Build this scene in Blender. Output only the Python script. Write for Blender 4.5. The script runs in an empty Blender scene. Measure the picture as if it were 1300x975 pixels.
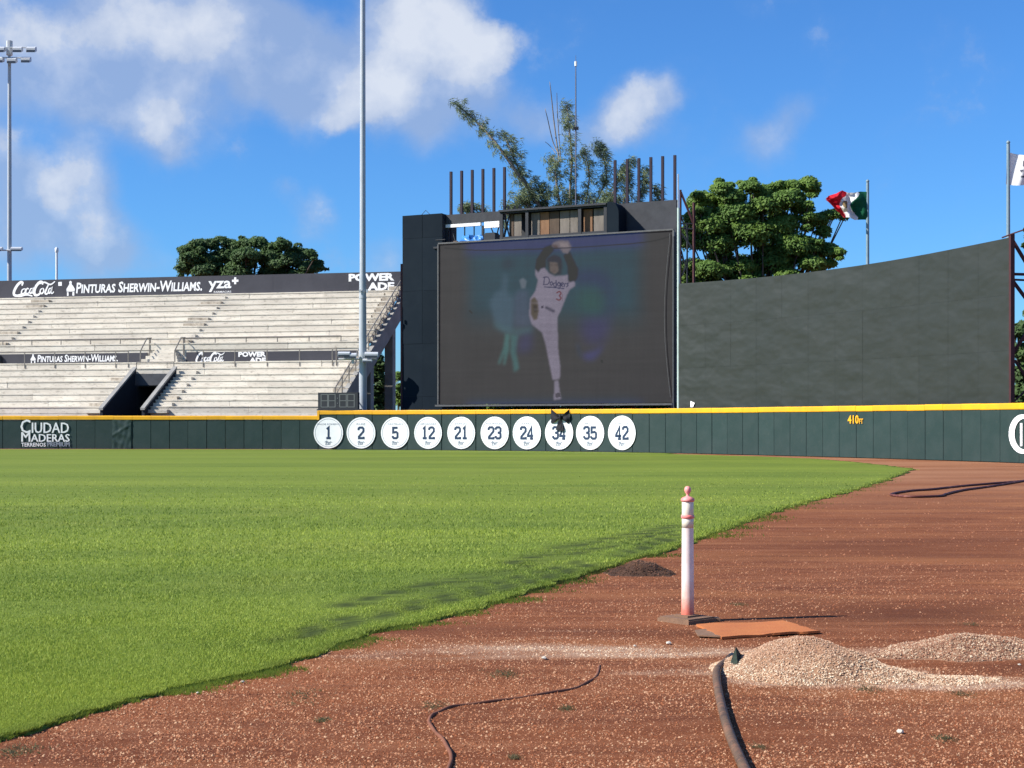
import bpy, bmesh, math, random
import numpy as np
from mathutils import Vector, Matrix, noise as mn

sc = bpy.context.scene
C = sc.collection
R = math.radians
random.seed(7)
rng = np.random.default_rng(7)

# ------------------------------------------------------------------ camera
F = 1950.0            # focal length in pixels of the 1300 px wide photograph
EYE = 1.6
HOR = 539.0
cam_d = bpy.data.cameras.new('camera')
cam_d.sensor_width = 36.0
cam_d.lens = 36.0 * F / 1300.0
cam_d.shift_y = (HOR - 487.5) / 1300.0
cam_d.clip_start = 0.1
cam_d.clip_end = 5000
cam = bpy.data.objects.new('camera', cam_d)
cam.location = (0, 0, EYE)
cam.rotation_euler = (R(90), 0, 0)
C.objects.link(cam)
sc.camera = cam

# ------------------------------------------------------------------ light
SUN_EL = R(38.0)
SUN_AZ = math.atan2(-0.968, -0.25)          # clockwise from +Y
sv = Vector((math.sin(SUN_AZ) * math.cos(SUN_EL), math.cos(SUN_AZ) * math.cos(SUN_EL), math.sin(SUN_EL)))
ld = bpy.data.lights.new('sun', 'SUN')
ld.energy = 4.6
ld.angle = R(0.53)
ld.color = (1.0, 0.955, 0.88)
lo = bpy.data.objects.new('sun', ld)
lo.rotation_euler = sv.to_track_quat('Z', 'Y').to_euler()
lo.location = (-40, -20, 60)
C.objects.link(lo)

sc.view_settings.view_transform = 'Standard'
sc.view_settings.look = 'None'
sc.view_settings.exposure = 0.85
sc.view_settings.gamma = 1.0

world = bpy.data.worlds.new('World')
sc.world = world
world.use_nodes = True


def build_world():
    nt = world.node_tree
    N, L = nt.nodes, nt.links
    N.clear()
    out = N.new('ShaderNodeOutputWorld')
    bg = N.new('ShaderNodeBackground')
    STR = 0.085
    bg.inputs['Strength'].default_value = STR
    L.new(bg.outputs[0], out.inputs[0])
    sky = N.new('ShaderNodeTexSky')
    sky.sky_type = 'NISHITA'
    sky.sun_disc = False
    sky.sun_elevation = SUN_EL
    sky.sun_rotation = SUN_AZ % (2 * math.pi)
    sky.air_density = 1.0
    sky.dust_density = 0.15
    sky.ozone_density = 3.0
    hs = N.new('ShaderNodeMixRGB'); hs.blend_type = 'MULTIPLY'; hs.inputs[0].default_value = 1
    hs.inputs[2].default_value = (0.335, 0.665, 1.06, 1)      # the camera's deep blue rendering of a clear sky
    L.new(sky.outputs[0], hs.inputs[1])
    tc = N.new('ShaderNodeTexCoord')
    d = tc.outputs['Generated']

    def M(op, a, b=None, c=None, clamp=False):
        n = N.new('ShaderNodeMath'); n.operation = op; n.use_clamp = clamp
        for i, v in enumerate((a, b, c)):
            if v is None: continue
            if isinstance(v, (int, float)): n.inputs[i].default_value = v
            else: L.new(v, n.inputs[i])
        return n.outputs[0]

    def NZ(scale, detail, rough, off, zs=1.0, dist=0.0):
        mp = N.new('ShaderNodeMapping'); mp.inputs['Location'].default_value = off
        mp.inputs['Scale'].default_value = (1, 1, zs)
        L.new(d, mp.inputs['Vector'])
        n = N.new('ShaderNodeTexNoise'); n.inputs['Scale'].default_value = scale
        n.inputs['Detail'].default_value = detail; n.inputs['Roughness'].default_value = rough
        n.inputs['Distortion'].default_value = dist
        L.new(mp.outputs[0], n.inputs['Vector'])
        return n
    # directions perturbed by noise so that blobs get billowing outlines
    w1 = NZ(16, 8, 0.62, (3, 1, 2))
    sub = N.new('ShaderNodeVectorMath'); sub.operation = 'SUBTRACT'
    L.new(w1.outputs['Color'], sub.inputs[0]); sub.inputs[1].default_value = (0.5, 0.5, 0.5)
    scl = N.new('ShaderNodeVectorMath'); scl.operation = 'SCALE'
    L.new(sub.outputs[0], scl.inputs[0]); scl.inputs['Scale'].default_value = 0.032
    add = N.new('ShaderNodeVectorMath'); add.operation = 'ADD'
    L.new(d, add.inputs[0]); L.new(scl.outputs[0], add.inputs[1])
    dw = add.outputs[0]

    def blobs(lst):
        tot = None
        for px, py, r, w in lst:
            v = Vector(((px - 650) / F, 1.0, (HOR - py) / F)); ln = v.length; v.normalize()
            ds = N.new('ShaderNodeVectorMath'); ds.operation = 'DISTANCE'
            L.new(dw, ds.inputs[0]); ds.inputs[1].default_value = v
            mr = N.new('ShaderNodeMapRange'); mr.interpolation_type = 'SMOOTHSTEP'
            mr.inputs['From Min'].default_value = 0.0
            mr.inputs['From Max'].default_value = r / F / ln * 1.35
            mr.inputs['To Min'].default_value = w
            mr.inputs['To Max'].default_value = 0.0
            L.new(ds.outputs['Value'], mr.inputs['Value'])
            tot = mr.outputs[0] if tot is None else M('ADD', tot, mr.outputs[0])
        return tot
    body = blobs([
        (180, 35, 105, .8), (40, 40, 100, .75), (280, 50, 80, .7), (340, 40, 75, .6), (230, -30, 110, .9), (-40, 90, 90, .6),
        (140, 110, 60, .6), (210, 150, 72, .95), (222, 192, 28, .5), (90, 100, 60, .45), (330, 100, 50, .4), (300,130,40,.25),
        (95, 232, 58, .95), (110, 292, 62, .8), (5, 185, 42, .6), (5, 260, 60, .6), (150, 330, 60, .6), (20, 320, 60, .6), (60, 270, 50, .5), (30, 230, 45, .5), (370, 60, 60, .6), (380, 130, 45, .5), (345, 75, 50, .5), (100, 160, 60, .35), (160, 70, 80, .5),
        (415, 120, 62, .75), (430, 80, 60, .7), (520, 60, 88, 1.0), (602, 88, 56, .85), (560, 20, 60, .8), (490, 130, 66, .8),
        (552, 145, 55, .6), (640, 150, 50, .5), (690, 150, 40, .5), (500, 10, 50, .6),
        (803, 135, 48, .95), (768, 165, 42, .7), (838, 118, 28, .6), (740, 180, 35, .3),
        (985, 190, 42, .55), (1004, 148, 36, .38), (950, 180, 35, .3),
        (392, 275, 36, .62), (358, 242, 20, .5), (495, 335, 45, .35), (240, 330, 60, .2), (860, 200, 60, .15)])
    core = blobs([
        (215, 142, 58, 1.0), (205, 175, 30, .5), (520, 50, 80, 1.0), (450, 115, 62, .8), (602, 78, 50, 1.0), (555, 20, 60, .9), (430, 150, 40, .6), (500, 130, 50, .6),
        (90, 222, 50, 1.0), (125, 292, 46, .9), (60, 240, 30, .6), (805, 128, 44, 1.0), (775, 162, 36, .8), (990, 190, 38, .55),
        (30, 15, 80, .7), (170, 10, 70, .85), (280, 45, 70, .65), (130, 60, 50, .5), (395, 274, 30, .75), (5, 178, 38, .75), (640, 60, 30, .7), (230, 60, 50, .5), (60,60,50,.4)])
    det = NZ(22, 9, 0.6, (7, 3, 1))
    dm = M('SUBTRACT', det.outputs['Fac'], 0.5)
    dens = M('ADD', body, M('MULTIPLY', dm, 0.95))
    dens = M('ADD', dens, 0.06)
    # the rest of the sky carries the same fair weather clouds
    g = NZ(3.2, 9, 0.6, (1.3, 4.2, 0.6), 2.0)
    gm = N.new('ShaderNodeMapRange'); gm.inputs['From Min'].default_value = 0.52; gm.inputs['From Max'].default_value = 0.72
    gm.inputs['To Min'].default_value = 0; gm.inputs['To Max'].default_value = 0.9
    L.new(g.outputs['Fac'], gm.inputs['Value'])
    dst = N.new('ShaderNodeVectorMath'); dst.operation = 'DISTANCE'
    L.new(d, dst.inputs[0]); dst.inputs[1].default_value = Vector((0, 1, 0.12)).normalized()
    far = N.new('ShaderNodeMapRange'); far.interpolation_type = 'SMOOTHSTEP'
    far.inputs['From Min'].default_value = 0.42; far.inputs['From Max'].default_value = 0.62
    L.new(dst.outputs['Value'], far.inputs['Value'])
    rest = M('MULTIPLY', gm.outputs[0], far.outputs[0])
    al = N.new('ShaderNodeMapRange'); al.interpolation_type = 'SMOOTHSTEP'
    al.inputs['From Min'].default_value = 0.05; al.inputs['From Max'].default_value = 0.95
    L.new(dens, al.inputs['Value'])
    pf = M('ADD', core, M('MULTIPLY', dm, 1.9))
    pu = N.new('ShaderNodeMapRange'); pu.interpolation_type = 'SMOOTHSTEP'
    pu.inputs['From Min'].default_value = 0.12; pu.inputs['From Max'].default_value = 0.82
    L.new(pf, pu.inputs['Value'])
    veil = M('MULTIPLY', al.outputs[0], 0.72)
    puff = M('MULTIPLY', pu.outputs[0], 0.86)
    alpha = M('MAXIMUM', M('MAXIMUM', veil, puff), rest)
    lit = NZ(34, 6, 0.55, (2, 8, 5))
    w0_ = M('MULTIPLY', M('SUBTRACT', pf, 0.15), 0.85, None, True)
    w1_ = M('ADD', w0_, M('MULTIPLY', M('SUBTRACT', lit.outputs['Fac'], 0.5), 1.3))
    wht = M('ADD', w1_, M('MULTIPLY', rest, 0.6), None, True)
    cc = N.new('ShaderNodeMixRGB')
    K = 1 / STR
    e = 2 ** -sc.view_settings.exposure
    cc.inputs[1].default_value = (0.36 * K * e, 0.47 * K * e, 0.70 * K * e, 1)
    cc.inputs[2].default_value = (0.80 * K * e, 0.84 * K * e, 0.91 * K * e, 1)
    L.new(wht, cc.inputs[0])
    mx = N.new('ShaderNodeMixRGB')
    L.new(alpha, mx.inputs[0]); L.new(hs.outputs[0], mx.inputs[1]); L.new(cc.outputs[0], mx.inputs[2])
    L.new(mx.outputs[0], bg.inputs['Color'])


build_world()

# ------------------------------------------------------------------ helpers
def W(px, py, z):
    return Vector(((px - 650) / F * z, z, EYE + (HOR - py) / F * z))

def G(px, py, h=0.0):
    z = (EYE - h) * F / (py - HOR)
    return Vector(((px - 650) / F * z, z, h))

def rootloc(o):
    while o.parent is not None: o = o.parent
    return Vector(o.location)

def tag(o, label=None, cat=None, group=None, kind=None):
    if label: o['label'] = label
    if cat: o['category'] = cat
    if group: o['group'] = group
    if kind: o['kind'] = kind
    return o

def thing(name, label, cat, loc=(0, 0, 0), group=None):
    o = bpy.data.objects.new(name, None)
    o.empty_display_size = 0.3
    C.objects.link(o); o.location = loc
    return tag(o, label, cat, group)

class MB:
    """collects geometry in world coordinates"""
    def __init__(s): s.v = []; s.f = []
    def add(s, vs, fs):
        n = len(s.v); s.v += [tuple(v) for v in vs]; s.f += [tuple(i + n for i in f) for f in fs]; return s
    def hexa(s, p):
        # p: 8 points, bottom 4 (ccw) then top 4
        return s.add(p, [(3, 2, 1, 0), (4, 5, 6, 7), (0, 1, 5, 4), (1, 2, 6, 5), (2, 3, 7, 6), (3, 0, 4, 7)])
    def box(s, c, d, rz=0.0):
        cx, cy, cz = c; hx, hy, hz = d[0] / 2, d[1] / 2, d[2] / 2
        ca, sa = math.cos(rz), math.sin(rz)
        P = []
        for z in (-hz, hz):
            for x, y in ((-hx, -hy), (hx, -hy), (hx, hy), (-hx, hy)):
                P.append((cx + x * ca - y * sa, cy + x * sa + y * ca, cz + z))
        return s.hexa(P)
    def cbox(s, fn, a, b, h):
        """box in a frame: fn(a,b,h) -> world; a,b,h are (lo,hi)"""
        P = [fn(x, y, z) for z in h for x, y in ((a[0], b[0]), (a[1], b[0]), (a[1], b[1]), (a[0], b[1]))]
        return s.hexa(P)
    def tube(s, pts, r, n=6, cap=True):
        pts = [Vector(p) for p in pts]
        if isinstance(r, (int, float)): r = [r] * len(pts)
        base = len(s.v); up = Vector((0, 0, 1)); X = None
        for i, p in enumerate(pts):
            t = (pts[min(i + 1, len(pts) - 1)] - pts[max(i - 1, 0)])
            if t.length < 1e-9: t = Vector((0, 0, 1))
            t.normalize()
            if X is None:
                X = t.cross(up)
                if X.length < 1e-3: X = t.cross(Vector((0, 1, 0)))
            X = (X - t * X.dot(t)).normalized(); Y = t.cross(X)
            for k in range(n):
                a = 2 * math.pi * (k + .5) / n
                s.v.append(tuple(p + (X * math.cos(a) + Y * math.sin(a)) * r[i]))
        for i in range(len(pts) - 1):
            for k in range(n):
                a = base + i * n + k; b = base + i * n + (k + 1) % n
                s.f.append((a, b, b + n, a + n))
        if cap: s.caps(base, len(pts), n)
        return s
    def caps(s, base, m, n):
        lo = list(s.v[base:base + n]); hi = list(s.v[base + (m - 1) * n:base + m * n]); q = len(s.v)
        s.v += lo + hi
        s.f.append(tuple(q + k for k in reversed(range(n)))); s.f.append(tuple(q + n + k for k in range(n)))
    def lathe(s, c, prof, n=16):
        base = len(s.v); cx, cy, cz = c
        for r, h in prof:
            for k in range(n):
                a = 2 * math.pi * k / n
                s.v.append((cx + r * math.cos(a), cy + r * math.sin(a), cz + h))
        for i in range(len(prof) - 1):
            for k in range(n):
                a = base + i * n + k; b = base + i * n + (k + 1) % n
                s.f.append((a, b, b + n, a + n))
        s.caps(base, len(prof), n)
        return s
    def grid(s, fn, nu, nv):
        base = len(s.v)
        for j in range(nv + 1):
            for i in range(nu + 1):
                s.v.append(tuple(fn(i / nu, j / nv)))
        for j in range(nv):
            for i in range(nu):
                a = base + j * (nu + 1) + i
                s.f.append((a, a + 1, a + nu + 2, a + nu + 1))
        return s
    def mesh(s, name, mat, smooth=False, off=Vector((0, 0, 0))):
        me = bpy.data.meshes.new(name)
        me.from_pydata([(x - off[0], y - off[1], z - off[2]) for x, y, z in s.v], [], s.f)
        me.materials.append(mat)
        if smooth:
            me.polygons.foreach_set('use_smooth', [len(f) <= 4 for f in s.f])
        me.update()
        return me
    def build(s, name, mat, parent=None, smooth=False, origin=None):
        off = rootloc(parent) if parent is not None else Vector(origin if origin is not None else (0, 0, 0))
        o = bpy.data.objects.new(name, s.mesh(name, mat, smooth, off))
        C.objects.link(o)
        if parent is not None: o.parent = parent
        else: o.location = off
        return o

def place(name, me, parent, loc, rz=0.0, tilt=0.0):
    o = bpy.data.objects.new(name, me)
    C.objects.link(o)
    if parent is not None:
        o.parent = parent
        o.location = Vector(loc) - rootloc(parent)
    else: o.location = loc
    o.rotation_euler = (tilt, 0, rz)
    return o

def np_mesh(name, verts, faces, mat, parent=None, col=None, smooth=False, origin=(0, 0, 0)):
    """faces: (n,k) array. col: per-vertex rgb"""
    me = bpy.data.meshes.new(name)
    off = rootloc(parent) if parent is not None else Vector(origin)
    verts = np.asarray(verts, dtype=np.float32) - np.array(off, dtype=np.float32)
    faces = np.asarray(faces, dtype=np.int32)
    n, k = faces.shape
    me.vertices.add(len(verts)); me.vertices.foreach_set('co', verts.ravel())
    me.loops.add(n * k); me.loops.foreach_set('vertex_index', faces.ravel())
    me.polygons.add(n)
    me.polygons.foreach_set('loop_start', np.arange(0, n * k, k, dtype=np.int32))
    if smooth: me.polygons.foreach_set('use_smooth', np.ones(n, dtype=bool))
    me.update(calc_edges=True)
    if col is not None:
        ca = me.color_attributes.new('tint', 'FLOAT_COLOR', 'POINT')
        c4 = np.ones((len(verts), 4), dtype=np.float32); c4[:, :3] = col
        ca.data.foreach_set('color', c4.ravel())
    me.materials.append(mat)
    o = bpy.data.objects.new(name, me); C.objects.link(o)
    if parent is not None: o.parent = parent
    else: o.location = off
    return o

def lin(r, g, b):
    f = lambda c: (c / 255 / 12.92) if c / 255 <= 0.04045 else ((c / 255 + 0.055) / 1.055) ** 2.4
    return (f(r), f(g), f(b))

def mat(name, col, rough=0.8, var=0.0, vscale=1.0, vcol=None, bump=0.0, bscale=30.0, metal=0.0, stretch=(1, 1, 1), bdet=5,
        rnd=0.0, attr=False, spec=0.3, trans=0.0, lo=0.4, hi=0.65, vscale2=None, dirt=None):
    m = bpy.data.materials.new(name); m.use_nodes = True
    nt = m.node_tree; N, L = nt.nodes, nt.links
    b = N['Principled BSDF']
    b.inputs['Roughness'].default_value = rough
    b.inputs['Metallic'].default_value = metal
    b.inputs['Specular IOR Level'].default_value = spec
    geo = N.new('ShaderNodeNewGeometry')
    mp = N.new('ShaderNodeMapping'); mp.inputs['Scale'].default_value = stretch
    L.new(geo.outputs['Position'], mp.inputs['Vector'])
    cur = None
    if attr:
        a = N.new('ShaderNodeAttribute'); a.attribute_name = 'tint'; cur = a.outputs['Color']
    def mixc(fac, c1, c2, typ='MIX'):
        n = N.new('ShaderNodeMixRGB'); n.blend_type = typ
        for i, v in ((0, fac), (1, c1), (2, c2)):
            if isinstance(v, (int, float)): n.inputs[i].default_value = v
            elif isinstance(v, tuple): n.inputs[i].default_value = (*v[:3], 1)
            else: L.new(v, n.inputs[i])
        return n.outputs[0]
    def noise(scale, det=6, ro=.6):
        n = N.new('ShaderNodeTexNoise'); n.inputs['Scale'].default_value = scale
        n.inputs['Detail'].default_value = det; n.inputs['Roughness'].default_value = ro
        L.new(mp.outputs[0], n.inputs['Vector']); return n.outputs['Fac']
    def ramp(x, lo, hi, a=0., b_=1.):
        n = N.new('ShaderNodeMapRange'); n.inputs['From Min'].default_value = lo; n.inputs['From Max'].default_value = hi
        n.inputs['To Min'].default_value = a; n.inputs['To Max'].default_value = b_
        L.new(x, n.inputs['Value']); return n.outputs[0]
    if cur is None: cur = tuple(col)
    if var > 0:
        vc = vcol if vcol else tuple(c * 0.45 for c in col)
        cur = mixc(ramp(noise(vscale), lo, hi, 0, var), cur, vc)
        if vscale2:
            cur = mixc(ramp(noise(vscale2, 4), lo, hi, 0, var * .7), cur, vc)
    if dirt:
        cur = mixc(ramp(noise(dirt[1], 8, .7), dirt[2], dirt[3]), cur, dirt[0])
    if rnd > 0:
        oi = N.new('ShaderNodeObjectInfo')
        cur = mixc(1.0, cur, ramp(oi.outputs['Random'], 0, 1, 1 - rnd, 1 + rnd * .35), 'MULTIPLY')
    if isinstance(cur, tuple): b.inputs['Base Color'].default_value = (*cur[:3], 1)
    else: L.new(cur, b.inputs['Base Color'])
    if bump > 0:
        bp = N.new('ShaderNodeBump'); bp.inputs['Strength'].default_value = 1.0; bp.inputs['Distance'].default_value = bump
        L.new(noise(bscale, bdet, .45 if bdet < 3 else .6), bp.inputs['Height']); L.new(bp.outputs[0], b.inputs['Normal'])
    if trans > 0:
        tr = N.new('ShaderNodeBsdfTranslucent'); ms = N.new('ShaderNodeMixShader'); ms.inputs[0].default_value = trans
        if isinstance(cur, tuple): tr.inputs['Color'].default_value = (*cur[:3], 1)
        else: L.new(cur, tr.inputs['Color'])
        L.new(b.outputs[0], ms.inputs[1]); L.new(tr.outputs[0], ms.inputs[2])
        L.new(ms.outputs[0], N['Material Output'].inputs['Surface'])
    return m

MT = {}
MT['concrete'] = mat('concrete', (0.66, 0.61, 0.52), 0.9, var=.5, vscale=.55, vcol=(0.48, 0.43, 0.36), bump=.006, bscale=14, rnd=.16,
                     dirt=((0.24, 0.21, 0.17), 2.6, 0.53, 0.76), stretch=(1, 1, 2.6))
MT['concrete_old'] = mat('concrete_old', (0.30, 0.29, 0.27), 0.9, var=.6, vscale=.8, vcol=(.17, .165, .155), bump=.006, bscale=10)
MT['concrete_dark'] = mat('lintel_concrete', (0.075, 0.08, 0.09), .9, var=.4, vscale=2)
MT['tunnel'] = mat('tunnel_navy', (0.016, 0.020, 0.028), .8, var=.4, vscale=1.5)  # near-black navy tone for the tunnel side walls
MT['concrete_worn'] = mat('concrete_worn', (0.58, 0.51, 0.41), 0.9, var=.8, vscale=2.2, vcol=(.22, .18, .14), bump=.01, bscale=9, rnd=.2)
MT['pad_green'] = mat('padding_green', (0.0165, 0.038, 0.034), 0.55, var=.7, vscale=1.1, vcol=(0.027, 0.048, 0.044), bump=.012, bscale=2.2,
                      rnd=.13, dirt=((0.048, 0.065, 0.056), 3.0, .6, .85), spec=.35)
MT['yellow'] = mat('padding_yellow', (0.80, 0.40, 0.012), 0.5, var=.5, vscale=1.3, vcol=(.62, .30, .03), rnd=.08, bump=.008, bscale=5)
MT['white'] = mat('white_print', (0.80, 0.80, 0.80), 0.6, var=.3, vscale=3, vcol=(.62, .63, .64))
MT['navy'] = mat('navy_print', (0.018, 0.04, 0.085), 0.6)
MT['sign_grey'] = mat('grey_print', (0.22, 0.25, 0.30), 0.6)
MT['banner'] = mat('banner_cloth', (0.044, 0.044, 0.055), 0.75, var=.5, vscale=.7, vcol=(0.062, 0.062, 0.075), bump=.012, bscale=2.2)
MT['galv'] = mat('galvanised_steel', (0.40, 0.43, 0.46), 0.45, metal=.1, var=.4, vscale=1.2, vcol=(.30, .33, .36), spec=.5)
MT['rail'] = mat('rail_paint', (0.17, 0.155, 0.14), 0.5, var=.4, vscale=5, vcol=(.3, .27, .23))
MT['lamp_body'] = mat('lamp_body', (0.50, 0.52, 0.54), 0.4)
MT['lamp_glass'] = mat('lamp_glass', (0.05, 0.055, 0.065), 0.2, spec=.5)
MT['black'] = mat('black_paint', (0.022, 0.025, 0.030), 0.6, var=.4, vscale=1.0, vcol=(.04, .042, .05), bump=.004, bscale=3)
MT['tower'] = mat('tower_panel', (0.0085, 0.0145, 0.022), 0.7, var=.5, vscale=.6, vcol=(.013, .020, .028), rnd=.12, bump=.006, bscale=2, spec=.05)
MT['wall_dark'] = mat('dark_panel', (0.027, 0.032, 0.0265), 0.50, var=.5, vscale=.45, vcol=(.033, .037, .031), rnd=.06, bump=.12, bscale=.60, bdet=2.0,
                      stretch=(1, 1, 1.7), dirt=((0.045, 0.05, 0.046), 2.2, .62, .9), spec=.3)
MT['frame_panel'] = mat('frame_panel', (0.032, 0.034, 0.040), 0.7, var=.6, vscale=1.2, vcol=(.055, .058, .066), bump=.01, bscale=3)
MT['rust_red'] = mat('red_oxide_steel', (0.062, 0.020, 0.022), 0.65, var=.5, vscale=2, vcol=(.035, .013, .014))
MT['post_purple'] = mat('dark_red_post', (0.017, 0.008, 0.020), 0.6, var=.3, vscale=2)
MT['pale_green_pole'] = mat('pale_green_pole', (0.42, 0.52, 0.48), 0.5, var=.3, vscale=2)
MT['alu'] = mat('aluminium_trim', (0.10, 0.10, 0.10), 0.5, var=.3, vscale=3)
MT['ply_grey'] = mat('plywood_grey', (0.19, 0.165, 0.14), 0.85, var=.5, vscale=3, stretch=(1, 1, .3))
MT['ply_brown'] = mat('plywood_brown', (0.22, 0.12, 0.065), 0.85, var=.5, vscale=3, stretch=(1, 1, .3))
MT['ply_dark'] = mat('plywood_dark', (0.10, 0.07, 0.05), 0.85, var=.5, vscale=3, stretch=(1, 1, .3))
MT['blue_tarp'] = mat('blue_tarp', (0.035, 0.19, 0.52), 0.4, var=.4, vscale=4, vcol=(.10, .32, .62))
MT['cloth_black'] = mat('black_cloth', (0.012, 0.012, 0.016), 0.8)
MT['bark'] = mat('bark', (0.13, 0.10, 0.075), 0.95, var=.6, vscale=6, bump=.02, bscale=20)
MT['bark_pale'] = mat('bark_pale', (0.23, 0.20, 0.17), 0.95, var=.5, vscale=6)


def leafmat(name, a, b, sc_=0.7, trans=.38):
    m = mat(name, a, 0.62, var=1.0, vscale=sc_, vcol=b, lo=.38, hi=.62, trans=trans, spec=.25, vscale2=sc_ * 5)
    return m
MT['leaf_bright'] = leafmat('leaf_bright', (0.19, 0.29, 0.050), (0.10, 0.185, 0.040))
MT['leaf_dark'] = leafmat('leaf_dark', (0.10, 0.165, 0.050), (0.055, 0.105, 0.036), 0.5)
MT['needle'] = leafmat('needles', (0.23, 0.28, 0.14), (0.15, 0.20, 0.11), 0.6, .3)

# ------------------------------------------------------------------ text and strokes
def text_polys(body, bold=0.0, caps=None, shear=0.0, spacing=1.0):
    cu = bpy.data.curves.new('t', 'FONT')
    cu.body = body; cu.size = 1.0; cu.offset = bold; cu.shear = shear; cu.resolution_u = 2
    cu.space_character = spacing
    if caps:
        cu.small_caps_scale = caps
        for i, ch in enumerate(body):
            if ch.islower(): cu.body_format[i].use_small_caps = True
    o = bpy.data.objects.new('t', cu); C.objects.link(o)
    dg = bpy.context.evaluated_depsgraph_get(); dg.update()
    me = bpy.data.meshes.new_from_object(o.evaluated_get(dg))
    v = np.array([(q.co.x, q.co.y) for q in me.vertices]); f = [tuple(p.vertices) for p in me.polygons]
    bpy.data.objects.remove(o); bpy.data.curves.remove(cu); bpy.data.meshes.remove(me)
    v -= v.min(0); v /= v.max(0)
    return v, f                       # normalised to the unit square

def put_text(tp, fn, x0, x1, y0, y1):
    """fn(x, y) -> world point"""
    v, f = tp
    mb = MB(); mb.add([fn(x0 + (x1 - x0) * a, y0 + (y1 - y0) * b) for a, b in v], f)
    return mb

def smooth_line(pts, n=6, closed=False):
    P = [Vector((*p, 0)) for p in pts]; out = []
    for i in range(len(P) - 1):
        p0 = P[max(i - 1, 0)]; p1 = P[i]; p2 = P[i + 1]; p3 = P[min(i + 2, len(P) - 1)]
        for k in range(n):
            t = k / n
            q = 0.5 * ((2 * p1) + (p2 - p0) * t + (2 * p0 - 5 * p1 + 4 * p2 - p3) * t * t + (3 * p1 - p0 - 3 * p2 + p3) * t ** 3)
            out.append((q.x, q.y))
    out.append(pts[-1]); return out

def stroke(mb, fn, pts, w, lift=0.0):
    """mitred ribbon; w half width (number or list)"""
    n = len(pts); L_, R_ = [], []
    for i in range(n):
        a = Vector(pts[max(i - 1, 0)]); b = Vector(pts[i]); c = Vector(pts[min(i + 1, n - 1)])
        d1 = (b - a) if i > 0 else (c - b); d2 = (c - b) if i < n - 1 else (b - a)
        if d1.length < 1e-9: d1 = d2
        if d2.length < 1e-9: d2 = d1
        d1.normalize(); d2.normalize(); t = (d1 + d2)
        if t.length < 1e-6: t = d1
        t.normalize(); nn = Vector((-t.y, t.x)); k = 1 / max(0.45, nn.dot(Vector((-d1.y, d1.x))))
        ww = (w if isinstance(w, (int, float)) else w[i]) * k
        L_.append(b + nn * ww); R_.append(b - nn * ww)
    mb.add([fn(p.x, p.y, lift) for p in L_ + R_], [(n + i, n + i + 1, i + 1, i) for i in range(n - 1)])

DIG = {
 '1': [[(.2, 1.62), (.52, 1.9), (.52, 0)], [(.12, .1), (.92, .1)]],
 '2': [[(.05, 1.45), (.05, 1.75), (.25, 1.9), (.75, 1.9), (.95, 1.7), (.95, 1.25), (.12, .35), (.12, .1), (.98, .1), (.98, .35)]],
 '3': [[(.05, 1.5), (.05, 1.72), (.25, 1.9), (.75, 1.9), (.95, 1.7), (.95, 1.2), (.72, 1.02), (.4, 1.02)],
       [(.7, 1.02), (.95, .82), (.95, .3), (.75, .1), (.25, .1), (.05, .3), (.05, .52)]],
 '4': [[(.72, 0), (.72, 1.9), (.05, .68), (.05, .5), (1.05, .5)], [(.42, .07), (1.0, .07)]],
 '5': [[(.95, 1.85), (.12, 1.85), (.12, 1.05), (.7, 1.15), (.95, .95), (.95, .3), (.75, .1), (.25, .1), (.05, .3), (.05, .5)]],
}
def number(mb, fn, txt, h, wdt=None, half=0.165):
    s = h / 2; n = len(txt); adv = 1.34; tot = adv * (n - 1) + 1.0
    for i, ch in enumerate(txt):
        for j, st in enumerate(DIG[ch]):
            pts = [((-tot / 2 + i * adv + x) * s, (y - 1) * s) for x, y in st]
            stroke(mb, fn, pts, half * s * 1.15, lift=0.0015 * j)

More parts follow.
